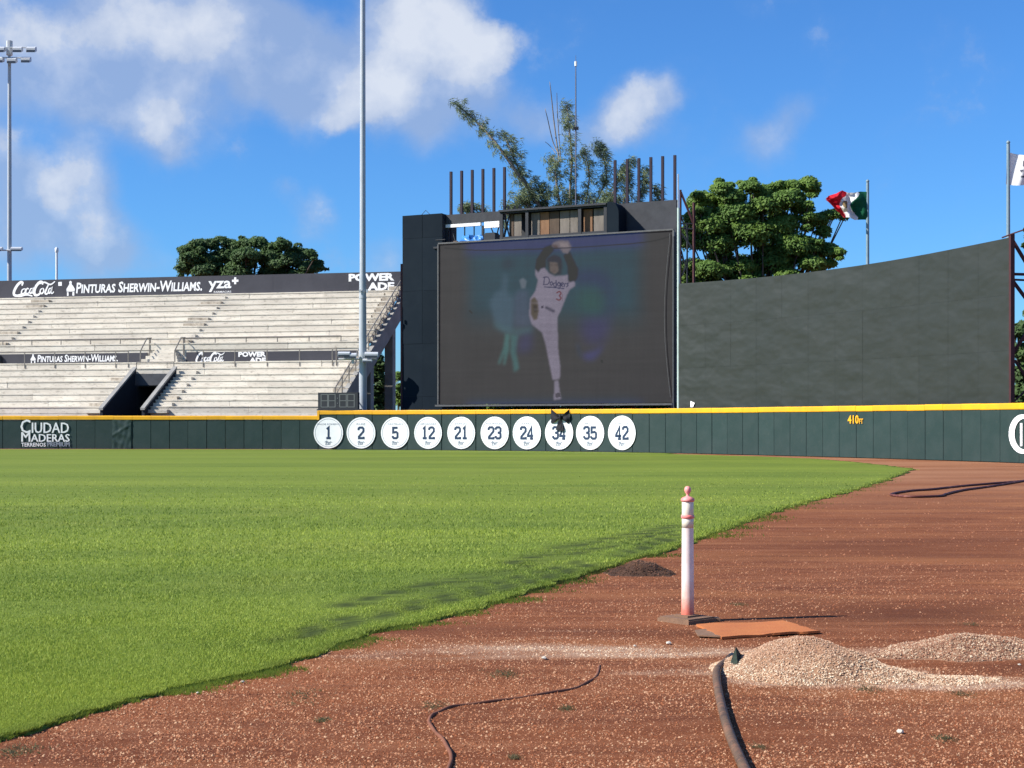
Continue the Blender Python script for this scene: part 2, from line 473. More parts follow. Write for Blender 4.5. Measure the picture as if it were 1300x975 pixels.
def script_cola(mb, fn, x0, x1, y0, y1, k=1.0):
    """flowing white script lettering, drawn with pen strokes in a 10 x 4 box"""
    W_, H_ = (x1 - x0) / 10, (y1 - y0) / 4
    S = lambda pts: [(x0 + x * W_, y0 + y * H_) for x, y in pts]
    def pen(pts, w, j):
        q = smooth_line(S(pts), 5); m = len(q)
        ws = [w * W_ * k * (0.55 + 0.45 * math.sin(math.pi * (i + .6) / (m + .2))) for i in range(m)]
        stroke(mb, fn, q, ws, lift=0.0015 * j)
    pen([(2.1, 3.0), (2.3, 3.7), (1.8, 3.9), (.9, 2.9), (.25, 1.4), (.35, .5), (1.2, .35), (2.2, .8)], .30, 0)
    pen([(.3, .35), (1.6, .15), (3.2, .5), (4.6, .12)], .17, 1)
    pen([(2.75, 2.1), (2.25, 1.9), (2.0, 1.1), (2.4, .75), (2.9, 1.3), (2.9, 2.0), (2.6, 2.15)], .17, 2)
    pen([(3.75, 2.0), (3.4, 2.2), (3.05, 1.5), (3.1, .85), (3.6, .9), (3.95, 1.4)], .17, 3)
    pen([(4.65, 2.1), (4.2, 2.1), (3.95, 1.3), (4.2, .85), (4.6, 1.5), (4.75, 2.2), (4.55, 1.1), (4.9, .9), (5.15, 1.2)], .17, 4)
    pen([(7.0, 3.1), (6.9, 3.8), (6.3, 3.8), (5.5, 2.8), (5.05, 1.4), (5.2, .45), (5.9, .4), (6.6, 1.0)], .30, 5)
    pen([(6.2, 3.3), (7.4, 3.75), (8.8, 3.1), (9.9, 3.9)], .17, 6)
    pen([(7.1, 2.1), (6.6, 1.9), (6.4, 1.1), (6.8, .75), (7.25, 1.3), (7.2, 2.0), (6.95, 2.15)], .17, 7)
    pen([(8.5, 3.3), (8.0, 2.2), (7.6, .9), (7.95, .6), (8.3, 1.0)], .20, 8)
    pen([(9.1, 2.1), (8.6, 2.0), (8.35, 1.2), (8.6, .8), (9.0, 1.5), (9.2, 2.2), (8.95, 1.0), (9.3, .75), (9.6, 1.2)], .18, 9)

# ------------------------------------------------------------------ fence path
PATH = [(-62, 97.5), (-48, 99.9), (-33.2, 99.5), (-20, 98.6), (-12.7, 97.8), (-7.2, 96.2), (-2.4, 93.8), (2.2, 91.1), (6.5, 87.9), (9.6, 84.6),
        (13.2, 79.3), (16.7, 73.2), (19.6, 67.0), (21.3, 62.8), (24.5, 53.5), (27, 44)]
pp = smooth_line(PATH, 24)
cum = [0.0]
for i in range(1, len(pp)): cum.append(cum[-1] + math.dist(pp[i], pp[i - 1]))
STEP = 1.22
NP_ = int(cum[-1] / STEP)
ps = np.interp(np.arange(NP_ + 1) * STEP, cum, np.arange(len(pp)))
nodes = [(float(np.interp(t, range(len(pp)), [p[0] for p in pp])), float(np.interp(t, range(len(pp)), [p[1] for p in pp]))) for t in ps]

def FN(s, h, off=0.0):
    """point on the fence: panel coordinate s (in panels), height, offset towards the field"""
    i = max(0, min(NP_ - 1, int(math.floor(s)))); t = s - i
    (xa, ya), (xb, yb) = nodes[i], nodes[i + 1]
    dx, dy = xb - xa, yb - ya; l = math.hypot(dx, dy)
    def nrm(j):
        j = max(1, min(NP_ - 1, j)); a, b = nodes[j - 1], nodes[j + 1]
        u, v = b[0] - a[0], b[1] - a[1]; q = math.hypot(u, v); return v / q, -u / q
    n0, n1 = nrm(i), nrm(i + 1)
    nx, ny = n0[0] * (1 - t) + n1[0] * t, n0[1] * (1 - t) + n1[1] * t
    return Vector((xa + dx * t + nx * off, ya + dy * t + ny * off, h))

SS = np.linspace(0, NP_ - .001, 4000)
SPX = [650 + F * p.x / p.y for p in (FN(s, 0) for s in SS)]
def s_of(px): return float(np.interp(px, SPX, SS))
def s_off(px, off):
    return float(np.interp(px, [650 + F * p.x / p.y for p in (FN(s, 0, off) for s in SS[::4])], SS[::4]))
H_LOW, H_HI = 2.17, 2.50
S_STEP = round(s_of(400))

# ------------------------------------------------------------------ GROUND
def xr(y):
    Y = [-60, -30, 0, 4, 6.5, 7.74, 9.1, 9.8, 10.7, 11.7, 12.45, 13.5, 15.1, 16.5, 18.0, 19.8, 22.1, 29.4, 39.5, 47.5, 53.0, 53.8, 55.5, 58.9, 65, 70.9, 76, 80, 82.5, 84]
    X = []
    for y_, px in ((9.1, 200), (9.8, 320), (10.7, 410), (11.7, 470), (12.45, 545), (13.5, 620), (15.1, 690), (16.5, 750), (18.0, 800), (19.8, 860), (22.1, 900), (29.4, 1000), (39.5, 1100), (47.5, 1140)):
        X.append((px - 650) / F * y_)
    X = [-80, -45, -10, -5.6, -3.5, -2.58] + X + [13.7, 14.1, 14.5, 14.6, 14.6, 14.2, 12.6, 10.3, 8.9, 8.4]
    fy = [n[1] - .35 for n in nodes if n[1] > 84.4 and n[0] > -33]; fx = [n[0] for n in nodes if n[1] > 84.4 and n[0] > -33]
    o = np.argsort(fy)
    Y = Y + [fy[i] for i in o]; X = X + [fx[i] for i in o]
    return np.interp(y, Y, X)

def wob(x, y, sc_, seed):
    """cheap smooth value noise on numpy arrays, about -1..1"""
    r = np.random.default_rng(seed); out = 0; amp = 1; tot = 0
    for k in range(4):
        T = r.random((64, 64))
        u = x * sc_ + 17.3 * k; v = y * sc_ + 5.1 * k
        iu = np.floor(u).astype(int); iv = np.floor(v).astype(int); fu = u - iu; fv = v - iv
        fu = fu * fu * (3 - 2 * fu); fv = fv * fv * (3 - 2 * fv)
        g = lambda a, b: T[a % 64, b % 64]
        val = (g(iu, iv) * (1 - fu) + g(iu + 1, iv) * fu) * (1 - fv) + (g(iu, iv + 1) * (1 - fu) + g(iu + 1, iv + 1) * fu) * fv
        out = out + amp * (val * 2 - 1); tot += amp; amp *= .5; sc_ *= 2.07
    return out / tot

def gauss(x, y, cx, cy, rx, ry, p=1.0):
    return np.exp(-(((x - cx) / rx) ** 2 + ((y - cy) / ry) ** 2) ** p)

def gravel_mask(x, y):
    """spilt pale gravel on the dirt"""
    m = .5 * gauss(x, y, 2.3, 22.5, .9, .6) + 1.0 * gauss(x, y, 1.0, 10.85, .75, .30, 1.3) + .75 * gauss(x, y, 0.05, 10.9, .8, .36) + .45 * gauss(x, y, -.8, 10.6, .7, .25)
    m = m + 1.05 * gauss(x, y, 1.9, 9.75, .85, .52, 1.6) + 1.0 * gauss(x, y, 2.55, 9.55, .75, .30, 1.4)
    m = m + .8 * gauss(x, y, 3.35, 10.75, 1.1, .33, 1.5) + .7 * gauss(x, y, 1.2, 9.9, .5, .12) + .3 * gauss(x, y, .45, 11.9, .9, .08) + .3 * gauss(x, y, .6, 11.5, .8, .06)
    n = wob(x * .8, y * 2.4, 2.2, 5) * 1.1
    return np.clip(m * (1 + n) - .06, 0, 1)

def wet_mask(x, y):
    m = .8 * gauss(x, y, 3.3, 13.2, 1.9, 1.3) + .6 * gauss(x, y, -.35, 11.9, 1.2, .35) + .9 * gauss(x, y, 3.9, 10.1, 1.1, .28) + .5 * gauss(x, y, -.2, 10.0, .6, .15) + .5 * gauss(x, y, 4.5, 20, 3, 3)
    m = m + .6 * gauss(x, y, 1.5, 11.8, .7, .3)
    return np.clip(m + wob(x * .5, y * 1.4, 1.3, 8) * .35, 0, 1)

def ground_h(x, y):
    near = np.clip(1 - (y - 25) / 10, 0, 1)
    h = (wob(x, y, .9, 3) * .008 + wob(x * .6, y * 2, 3.0, 4) * .005) * near
    inside = np.clip((xr(y) - x + .02) / .12, 0, 1)
    h = h * (1 - inside) - .012 * inside
    return h

def cone(x, y, cx, cy, rx, ry, h, seed):
    x = x + wob(x, y, 3.1, seed + 100) * .05; y = y + wob(x, y, 3.3, seed + 200) * .05
    a = np.arctan2((y - cy) / ry, (x - cx) / rx)
    q = np.hypot((x - cx) / rx, (y - cy) / ry) * (1 + .16 * wob(np.cos(a) * 1.5 + 9, np.sin(a) * 1.5 + 9, 1.0, seed))
    return h * np.where(q < .25, 1 - q * q * 1.8, np.clip(1 - .1125 - (q - .25) * 1.0, 0, 1) ** 1.12)
def P1(x, y):   # pale gravel pile
    return cone(x, y, 1.83, 10.0, .52, .55, .215, 11) + cone(x, y, 2.22, 9.78, .42, .34, .095, 14) + cone(x, y, 2.75, 9.60, .42, .25, .030, 15) + wob(x, y, 9, 11) * .012
def P2(x, y):
    return cone(x, y, 3.12, 10.78, .50, .36, .115, 12) + cone(x, y, 3.70, 10.85, .75, .32, .080, 16) + cone(x, y, 2.70, 10.62, .35, .2, .035, 17) + wob(x, y, 9, 12) * .012
def P3(x, y):
    return cone(x, y, 1.28, 16.5, .28, .36, .115, 13) + cone(x, y, 1.53, 16.45, .26, .34, .09, 18) + wob(x, y, 9, 13) * .02

def axis(*segs):
    out = []
    for a, b, st in segs: out += list(np.arange(a, b, st))
    return np.array(out)
gx = np.concatenate([[-900, -400, -200, -100, -70, -50, -35, -25, -18, -13, -10, -8], axis((-6.5, 7.0, .065)), [7.2, 8, 9, 10.5, 12, 14, 17, 20, 24, 30, 40, 60, 100, 200, 400, 900]])
gy = np.concatenate([[-600, -200, -80, -40, -20, -8, 0, 3, 5], axis((6.3, 18, .06), (18, 30, .2), (30, 60, 1.0), (60, 110, 3.0)), [120, 150, 200, 300, 500, 900]])
X, Y = np.meshgrid(gx, gy)
Z = ground_h(X, Y)
nx_, ny_ = len(gx), len(gy)
gm_ = gravel_mask(X, Y) * (Y < 20); wm_ = wet_mask(X, Y)
near_k = 1.0
cg = np.stack([gm_, wm_, np.zeros_like(gm_)], -1).reshape(-1, 3)
idx = np.arange(nx_ * ny_).reshape(ny_, nx_)
fc = np.stack([idx[:-1, :-1], idx[:-1, 1:], idx[1:, 1:], idx[1:, :-1]], -1).reshape(-1, 4)

def dirt_material(name='crushed_brick_dirt'):
    m = bpy.data.materials.new(name); m.use_nodes = True
    nt = m.node_tree; N, L = nt.nodes, nt.links; b = N['Principled BSDF']
    b.inputs['Roughness'].default_value = .95; b.inputs['Specular IOR Level'].default_value = .12
    geo = N.new('ShaderNodeNewGeometry')
    at = N.new('ShaderNodeAttribute'); at.attribute_name = 'tint'
    sp = N.new('ShaderNodeSeparateColor'); L.new(at.outputs['Color'], sp.inputs[0])
    def mapping(s, r=0):
        q = N.new('ShaderNodeMapping'); q.inputs['Scale'].default_value = s; q.inputs['Rotation'].default_value = (0, 0, r)
        L.new(geo.outputs['Position'], q.inputs['Vector']); return q.outputs[0]
    def noise(s, vec, det=6, ro=.6):
        n = N.new('ShaderNodeTexNoise'); n.inputs['Scale'].default_value = s; n.inputs['Detail'].default_value = det
        n.inputs['Roughness'].default_value = ro; L.new(vec, n.inputs['Vector']); return n.outputs['Fac']
    def mr(x, a, b_, c=0., d=1.):
        n = N.new('ShaderNodeMapRange'); n.inputs['From Min'].default_value = a; n.inputs['From Max'].default_value = b_
        n.inputs['To Min'].default_value = c; n.inputs['To Max'].default_value = d; L.new(x, n.inputs['Value']); return n.outputs[0]
    def mix(f, a, c, typ='MIX'):
        n = N.new('ShaderNodeMixRGB'); n.blend_type = typ
        for i, v in ((0, f), (1, a), (2, c)):
            if isinstance(v, (int, float)): n.inputs[i].default_value = v
            elif isinstance(v, tuple): n.inputs[i].default_value = (*v, 1)
            else: L.new(v, n.inputs[i])
        return n.outputs[0]
    v1 = mapping((1, 1, 1)); vs = mapping((.35, 1.3, 1))
    col = mix(mr(noise(.7, vs, 7), .35, .68), (.205, .068, .026), (.120, .037, .016))
    col = mix(mr(noise(3.5, vs, 8, .7), .45, .72, 0, .7), col, (.250, .098, .046))
    col = mix(mr(noise(.42, mapping((.5, 1.5, 1), .3), 6, .6), .50, .68, 0, .75), col, (.30, .118, .046))
    st = mr(noise(1.6, mapping((.30, 3.2, 1)), 7, .65), .50, .66, 0, .55)
    col = mix(st, col, (.095, .030, .014))
    st2 = mr(noise(1.1, mapping((.22, 2.4, 1), .06), 7, .65), .54, .70, 0, .55)
    col = mix(st2, col, (.32, .135, .066))
    # fine broken chips
    vo = N.new('ShaderNodeTexVoronoi'); vo.inputs['Scale'].default_value = 75; vo.inputs['Randomness'].default_value = 1
    L.new(mapping((1, .7, 1), .5), vo.inputs['Vector'])
    sep = N.new('ShaderNodeSeparateColor'); L.new(vo.outputs['Color'], sep.inputs[0])
    chip = mr(sep.outputs[0], .72, .80)
    edge = mr(vo.outputs['Distance'], .25, .45, 1., 0.)
    f = N.new('ShaderNodeMath'); f.operation = 'MULTIPLY'; L.new(chip, f.inputs[0]); L.new(edge, f.inputs[1])
    col = mix(f.outputs[0], col, (.36, .18, .10))
    # paler far warning track streaks
    py = N.new('ShaderNodeSeparateXYZ'); L.new(geo.outputs['Position'], py.inputs[0])
    farm = mr(py.outputs[1], 26, 50)
    stre = mr(noise(.30, mapping((.25, 1.0, 1)), 6), .38, .6, .25, 1.)
    f2 = N.new('ShaderNodeMath'); f2.operation = 'MULTIPLY'; L.new(farm, f2.inputs[0]); L.new(stre, f2.inputs[1])
    col = mix(f2.outputs[0], col, (.31, .148, .080))
    col = mix(mr(sp.outputs[1], .15, .9, 0, .62), col, (.085, .027, .012))
    grav = mix(mr(noise(60, v1, 4), .35, .65), (.50, .36, .25), (.26, .13, .08))
    col = mix(mr(sp.outputs[0], .2, .9, 0, .8), col, grav)
    L.new(col, b.inputs['Base Color'])
    bp = N.new('ShaderNodeBump'); bp.inputs['Distance'].default_value = .010; bp.inputs['Strength'].default_value = 1
    nn = noise(45, v1, 6, .7); L.new(nn, bp.inputs['Height']); L.new(bp.outputs[0], b.inputs['Normal'])
    return m
MT['dirt'] = dirt_material()
g_ = np_mesh('ground', np.stack([X, Y, Z], -1).reshape(-1, 3), fc, MT['dirt'], col=cg, smooth=True)
tag(g_, 'red-brown crushed brick dirt of the warning track', kind='structure')

# ---- grass
LINE_A = [(440, 772), (525, 749), (607, 732), (668, 712), (728, 694), (790, 683), (857, 669), (905, 661)]
LINE_C = [(300, 838), (365, 824), (440, 806), (520, 785), (600, 764), (680, 745)]
LINE_B = [(350, 818), (448, 794), (534, 772), (607, 756), (690, 736), (780, 709), (857, 684)]
def dist_line(x, y, pts):
    P = np.array([(G(*p).x, G(*p).y) for p in pts]); best = np.full(x.shape, 1e9)
    for a, b in zip(P[:-1], P[1:]):
        d = b - a; t = np.clip(((x - a[0]) * d[0] + (y - a[1]) * d[1]) / (d @ d), 0, 1)
        best = np.minimum(best, np.hypot(x - a[0] - d[0] * t, y - a[1] - d[1] * t))
    return best
def seam(x, y):
    """worn tyre and sod seams along the dirt edge"""
    k = np.zeros_like(x * 1.0)
    for i in range(4):
        t = (0, .36, .72, 1.0)[i]
        ln_ = [(a[0] + (b[0] - a[0]) * t, a[1] + (b[1] - a[1]) * t) for a, b in zip(LINE_A, LINE_B)]
        w = (.045 + .0048 * y) * (1.25 if i in (0, 3) else .9)
        k = np.maximum(k, np.exp(-(dist_line(x, y, ln_) / w) ** 2) * np.clip(wob(x * 1.0 + 7 * i, y * 1.0, 1.0, 90 + i) * 3 + 1.5, 0, 1) * np.clip(.75 + .5 * np.sin(x * 17 + y * 4 + 3 * wob(x, y, 2, 95)), .25, 1) * (1, .9, .9, 1)[i])
    return np.clip(k, 0, 1)
def grass_col(x, y):
    base = np.array([.160, .208, .031]); drk = np.array([.036, .050, .012]); yel = np.array([.205, .228, .045]); brn = np.array([.075, .060, .03])
    band = wob(x * .10, y * .75, 1.0, 21) * .55 + wob(x * .35, y * 1.5, 1.4, 22) * .35 + np.sin(y * .55 + wob(x * .05, y * .05, 1, 25) * 2) * .18
    t = np.clip(.5 + band * 1.25, 0, 1)[..., None]
    c = base * (1 - t) + np.array([.110, .155, .025]) * t
    q = np.clip(wob(x, y, .45, 23) * 1.3 - .1, 0, 1)[..., None] * .35
    c = c * (1 - q) + yel * q
    k = seam(x, y)
    k = np.clip(k * 1.15, 0, 1)[..., None]
    c = c * (1 - k) + drk * k
    e = np.clip(1 - (xr(y) - x) / .16, 0, 1)[..., None] * np.clip(.5 + .8 * wob(x, y, 2.2, 26), 0, 1)[..., None] * .45
    c = c * (1 - e) + drk * e
    # worn brown streak far out
    w = (np.exp(-((y - 69) / 1.8) ** 2) * np.clip((x + 10) / 6, 0, 1) * np.clip((9 - x) / 5, 0, 1) * np.clip(wob(x * .3, y * 2, 1, 27) + .5, 0, 1) * .45)[..., None]
    return c * (1 - w) + brn * w
SOD = .016
ty = axis((-55, 0, 8.), (0, 6.5, 1.), (6.5, 22, .08), (22, 40, .3), (40, 98.6, .8))
tt = np.concatenate([np.linspace(0, .8, 22)[:-1], np.linspace(.8, .99, 60)[:-1], np.linspace(.99, 1, 8)])
tY, tT = np.meshgrid(ty, tt, indexing='ij')
xl = -75.0
edge_j = wob(tY * 3.1, tY * 0, 1.0, 31) * .085 * np.clip(tY / 12, .6, 3) + wob(tY * 11, tY * 0, 1.0, 32) * .05
XR = xr(tY) + edge_j
tX = xl + (XR - xl) * tT
tZ = np.full_like(tX, SOD) + wob(tX, tY, 1.2, 33) * .008
tZ[:, -1] = -.02; tX[:, -1] = XR[:, -1] + .015
tZ[:, -2] = SOD * .8; tX[:, -2] = XR[:, -2] - .0
ni, nj = tX.shape
ix = np.arange(ni * nj).reshape(ni, nj)
tf = np.stack([ix[:-1, :-1], ix[:-1, 1:], ix[1:, 1:], ix[1:, :-1]], -1).reshape(-1, 4)
def grass_sheet_mat():
    m = mat('turf', (.1, .2, .02), .9, attr=True, var=.35, vscale=9, vcol=(.09, .13, .018), bump=.007, bscale=45, spec=.1, stretch=(.6, 1.2, 1), lo=.45, hi=.75)
    return m
MT['turf'] = grass_sheet_mat()
gs = np_mesh('grass', np.stack([tX, tY, tZ], -1).reshape(-1, 3), tf, MT['turf'], col=grass_col(tX, tY).reshape(-1, 3), smooth=True)
tag(gs, 'bright green mown turf of the outfield with darker sod seams', kind='structure')

# blades
NB = 430000
u = rng.random(NB); y0, y1 = 7.0, 78.0
yb = 1 / np.sqrt(1 / y0 ** 2 + u * (1 / y1 ** 2 - 1 / y0 ** 2))     # density ~ 1/y^3
u2 = rng.random(NB); ub = yb ** (1 - .0)
xlb = -.36 * yb - .5; XRb = xr(yb) + wob(yb * 3.1, yb * 0, 1.0, 31) * .085 * np.clip(yb / 12, .6, 3) + wob(yb * 11, yb * 0, 1., 32) * .05
xb = xlb + (XRb - xlb) * rng.random(NB)
ed = rng.random(NB) < .10
xb[ed] = XRb[ed] - np.abs(rng.normal(0, .07, ed.sum()))
keep = xb < XRb + .02
xb, yb = xb[keep], yb[keep]; n = len(xb)
hh = (.014 + .015 * rng.random(n)) * np.clip(yb / 14, 1, 1.7) * np.clip((78 - yb) / 50, .12, 1)
sk = seam(xb, yb); hh = hh * (1 - .72 * sk)
ee = (xr(yb) - xb) < .25
hh[ee] *= 1.1
ww = (.0022 + .0018 * rng.random(n)) * np.clip(yb / 8, 1, 5)
an = rng.random(n) * 2 * np.pi; la = rng.random(n) * 2 * np.pi; ln = hh * (.2 + .7 * rng.random(n))
bz = np.full(n, SOD - .006)
c_, s_ = np.cos(an) * ww, np.sin(an) * ww
V = np.empty((n, 3, 3))
V[:, 0] = np.stack([xb - c_, yb - s_, bz], -1); V[:, 1] = np.stack([xb + c_, yb + s_, bz], -1)
V[:, 2] = np.stack([xb + np.cos(la) * ln, yb + np.sin(la) * ln, bz + hh], -1)
cb = grass_col(xb, yb) * (1.80 + .22 * rng.random(n))[:, None]
cb[:, 0] *= (.98 + .16 * rng.random(n))
MT['blade'] = mat('grass_blade', (.1, .2, .02), .6, attr=True, trans=.35, spec=.2)
bl = np_mesh('grass_blades', V.reshape(-1, 3), np.arange(n * 3).reshape(-1, 3), MT['blade'], col=np.repeat(cb, 3, 0))
tag(bl, 'short bright green blades of the mown outfield turf', 'grass', kind='stuff')

def scatter(name, N_, fx, hf, size, colf, parent=None, material=None, label=None, cat=None, seed=1):
    """flat elongated broken chips"""
    r = np.random.default_rng(seed)
    x, y = fx(r, N_); n = len(x)
    z = hf(x, y)
    a = r.random(n) * 2 * np.pi; L1 = size(r, n, y); W1 = L1 * (.3 + .35 * r.random(n)); H1 = L1 * (.2 + .3 * r.random(n))
    tl = r.normal(0, .6, n)
    V = np.empty((n, 4, 3))
    for k, (p, q, h) in enumerate(((1, 0, 0), (-.6, .8, 0), (-.5, -.8, 0), (.0, .1, 1))):
        p_ = p * L1 * .5; q_ = q * W1 * .5
        V[:, k, 0] = x + p_ * np.cos(a) - q_ * np.sin(a); V[:, k, 1] = y + p_ * np.sin(a) + q_ * np.cos(a)
        V[:, k, 2] = z - .001 + h * H1 + p_ * tl * .4
    b = np.arange(n)[:, None] * 4
    fcs = np.concatenate([b + np.array([[0, 1, 3]]), b + np.array([[1, 2, 3]]), b + np.array([[2, 0, 3]])])
    o = np_mesh(name, V.reshape(-1, 3), fcs, material, parent, col=np.repeat(colf(r, n, x, y), 4, 0))
    o['kind'] = 'stuff'
    if label: o['label'] = label
    if cat: o['category'] = cat
    return o
MT['chip'] = mat('stone_chip', (.3, .2, .1), .9, attr=True, spec=.15)
def fx_dirt(r, N_):
    u = r.random(N_); y = 1 / np.sqrt(1 / 6.8 ** 2 + u * (1 / 60. ** 2 - 1 / 6.8 ** 2))
    a = xr(y); b = .36 * y + .3; x = a + (b - a) * r.random(N_)
    g = gravel_mask(x, y); w = wet_mask(x, y)
    k = (r.random(N_) < np.maximum(g, np.clip(1.25 - (y - 7) / 14, .22, 1)) * np.clip(.60 + g * .6 + .75 * wob(x * .7, y * 1.6, 1.0, 41) - w * .55, .05, 1) * np.clip((58 - y) / 35, .1, 1)); return x[k], y[k]
def col_dirt(r, n, x, y):
    pal = np.array([(.40, .19, .105), (.27, .095, .044), (.50, .30, .18), (.15, .05, .024), (.33, .145, .075)])
    c = pal[r.choice(5, n, p=[.28, .27, .15, .15, .15])]
    kk = np.clip((y - 8) / 14, 0, .7)[:, None]; c = c * (1 - kk) + np.array([.24, .095, .052]) * kk
    g = gravel_mask(x, y)[:, None] * (r.random(n) < .85)[:, None]
    lt = np.array([(.54, .38, .25), (.42, .25, .155), (.62, .49, .36)])[r.choice(3, n)]
    return c * (1 - g) + lt * g
scatter('gravel_chips', 170000, fx_dirt, ground_h, lambda r, n, y: (.009 + .022 * r.random(n) ** 1.7) * np.clip(y / 12, .85, 2.0), col_dirt,
        material=MT['chip'], label='loose pink and brown brick chips strewn over the red dirt', cat='gravel', seed=3)

def mound(name, hf, x0, x1, y0, y1, m, label, colr, cat='gravel pile', thr=.012):
    xs = np.arange(x0, x1, .02); ys = np.arange(y0, y1, .02); Xm, Ym = np.meshgrid(xs, ys)
    Zm = hf(Xm, Ym) - thr
    ed = np.minimum(np.minimum(Xm - x0, x1 - Xm), np.minimum(Ym - y0, y1 - Ym)) / .12
    Zm = Zm - np.clip(1 - ed, 0, 1) * .08 + ground_h(Xm, Ym)
    i_ = np.arange(Xm.size).reshape(Xm.shape)
    f_ = np.stack([i_[:-1, :-1], i_[:-1, 1:], i_[1:, 1:], i_[1:, :-1]], -1).reshape(-1, 4)
    V_ = np.stack([Xm, Ym, Zm], -1).reshape(-1, 3)
    ok = (V_[f_, 2] > -.03).any(1)
    used, inv = np.unique(f_[ok], return_inverse=True)
    c = np.tile(np.array(colr), (len(used), 1))
    o = np_mesh(name, V_[used], inv.reshape(-1, 4), m, col=c, smooth=True, origin=((x0 + x1) / 2, (y0 + y1) / 2, 0))
    tag(o, label, cat); return o
m1 = mound('gravel_pile', P1, .9, 3.3, 9.0, 10.8, MT['chip'], 'heaped pale gravel pile with a rounded peak beside the brown hose end', (.30, .17, .10))
m2 = mound('gravel_pile', P2, 2.2, 4.6, 10.1, 11.5, MT['chip'], 'low spread gravel pile at the right edge behind the tall heap', (.26, .14, .085))
MT['soil'] = mat('dark_soil', (.070, .036, .022), 1, var=.6, vscale=7, bump=.03, bscale=18)
m3 = mound('soil_mound', P3, .8, 2.1, 15.8, 17.1, MT['soil'], 'small dark brown soil mound at the grass edge behind the white post', (.1, .06, .04), 'soil pile')
def pile_scatter(hf, x0, x1, y0, y1, N_, par, pal, thr, seed, sz=(.006, .014)):
    def fx(r, k):
        x = x0 + (x1 - x0) * r.random(k); y = y0 + (y1 - y0) * r.random(k); q = hf(x, y) > thr; return x[q], y[q]
    def cf(r, n, x, y):
        c = np.array(pal)[r.choice(len(pal), n)] * (.72 + .45 * r.random(n))[:, None]; q = np.clip((hf(x, y) - .06) / .12 + wob(x, y, 2.5, 44) * .7, 0, 1)[:, None] * .55
        return c * (1 - q) + np.array([.36, .19, .12]) * q
    o = scatter('stones', N_, fx, lambda x, y: hf(x, y) - .008 + ground_h(x, y), lambda r, n, y: sz[0] + sz[1] * r.random(n) ** 1.9, cf, par, MT['chip'], seed=seed)
pile_scatter(P1, .9, 3.2, 9.1, 10.7, 62000, m1, [(.66, .49, .33), (.52, .33, .21), (.74, .60, .44), (.60, .42, .28), (.34, .18, .11)], .012, 5, (.006, .018))
pile_scatter(P2, 2.3, 4.5, 10.2, 11.4, 36000, m2, [(.50, .34, .22), (.38, .21, .13), (.58, .44, .31), (.28, .13, .08), (.18, .08, .05)], .014, 6, (.007, .019))
pile_scatter(P3, .8, 2.1, 15.8, 17.1, 5000, m3, [(.07, .035, .02), (.12, .06, .04), (.05, .025, .015)], .02, 7, (.01, .025))

# ------------------------------------------------------------------ FENCE
fence = thing('outfield_fence', 'long curved dark green padded outfield fence with a yellow top rail', 'fence', FN(s_of(650), 0))
def panel_mesh(h, name):
    mb = MB(); w = STEP - .012; d = .10; c = .022
    prof = [(-w / 2, .0), (-w / 2, -d + c), (-w / 2 + c, -d), (w / 2 - c, -d), (w / 2, -d + c), (w / 2, 0)]
    n = len(prof)
    mb.add([(x, y, z) for z in (.03, h) for x, y in prof], [(i, i + 1, n + i + 1, n + i) for i in range(n - 1)] + [tuple(range(n, 2 * n)), tuple(reversed(range(n)))])
    return mb.mesh(name, MT['pad_green'])
def cap_mesh(name):
    mb = MB(); w = STEP - .008; h = .27
    prof = [(0.06, 0), (-.125, 0), (-.14, .03), (-.14, h - .05), (-.115, h - .012), (-.07, h), (.03, h), (.06, h - .04)]
    n = len(prof)
    mb.add([(x, y, z) for x in (-w / 2, w / 2) for y, z in prof], [(i, (i + 1) % n, n + (i + 1) % n, n + i) for i in range(n)] + [tuple(reversed(range(n))), tuple(range(n, 2 * n))])
    mb.f = [tuple(reversed(f)) for f in mb.f]
    return mb.mesh(name, MT['yellow'], False)
pm_lo, pm_hi, cm = panel_mesh(H_LOW - .27, 'fence_panel'), panel_mesh(H_HI - .27, 'fence_panel'), cap_mesh('cap_rail')
for i in range(NP_):
    a, b = Vector(nodes[i]), Vector(nodes[i + 1]); c = (a + b) / 2; rz = math.atan2(b.y - a.y, b.x - a.x)
    low = i < S_STEP; hh_ = (H_LOW if low else H_HI) - .27
    nrm = Vector((math.sin(rz), -math.cos(rz)))
    j = random.uniform(-.012, .012)
    place('wall_panel', pm_lo if low else pm_hi, fence, (c.x + nrm.x * j, c.y + nrm.y * j, 0), rz + random.uniform(-.008, .008))
    place('top_rail', cm, fence, (c.x + nrm.x * j * .5, c.y + nrm.y * j * .5, hh_ + .002 + random.uniform(-.006, .006)), rz + random.uniform(-.004, .004))
# step piece between the two fence heights
b_ = MB()
b_.cbox(lambda s, d, h: FN(s, h, d), (S_STEP - .05, S_STEP + .06), (.0, .15), (H_LOW - .27, H_HI - .02))
b_.build('step_cap', MT['yellow'], fence)
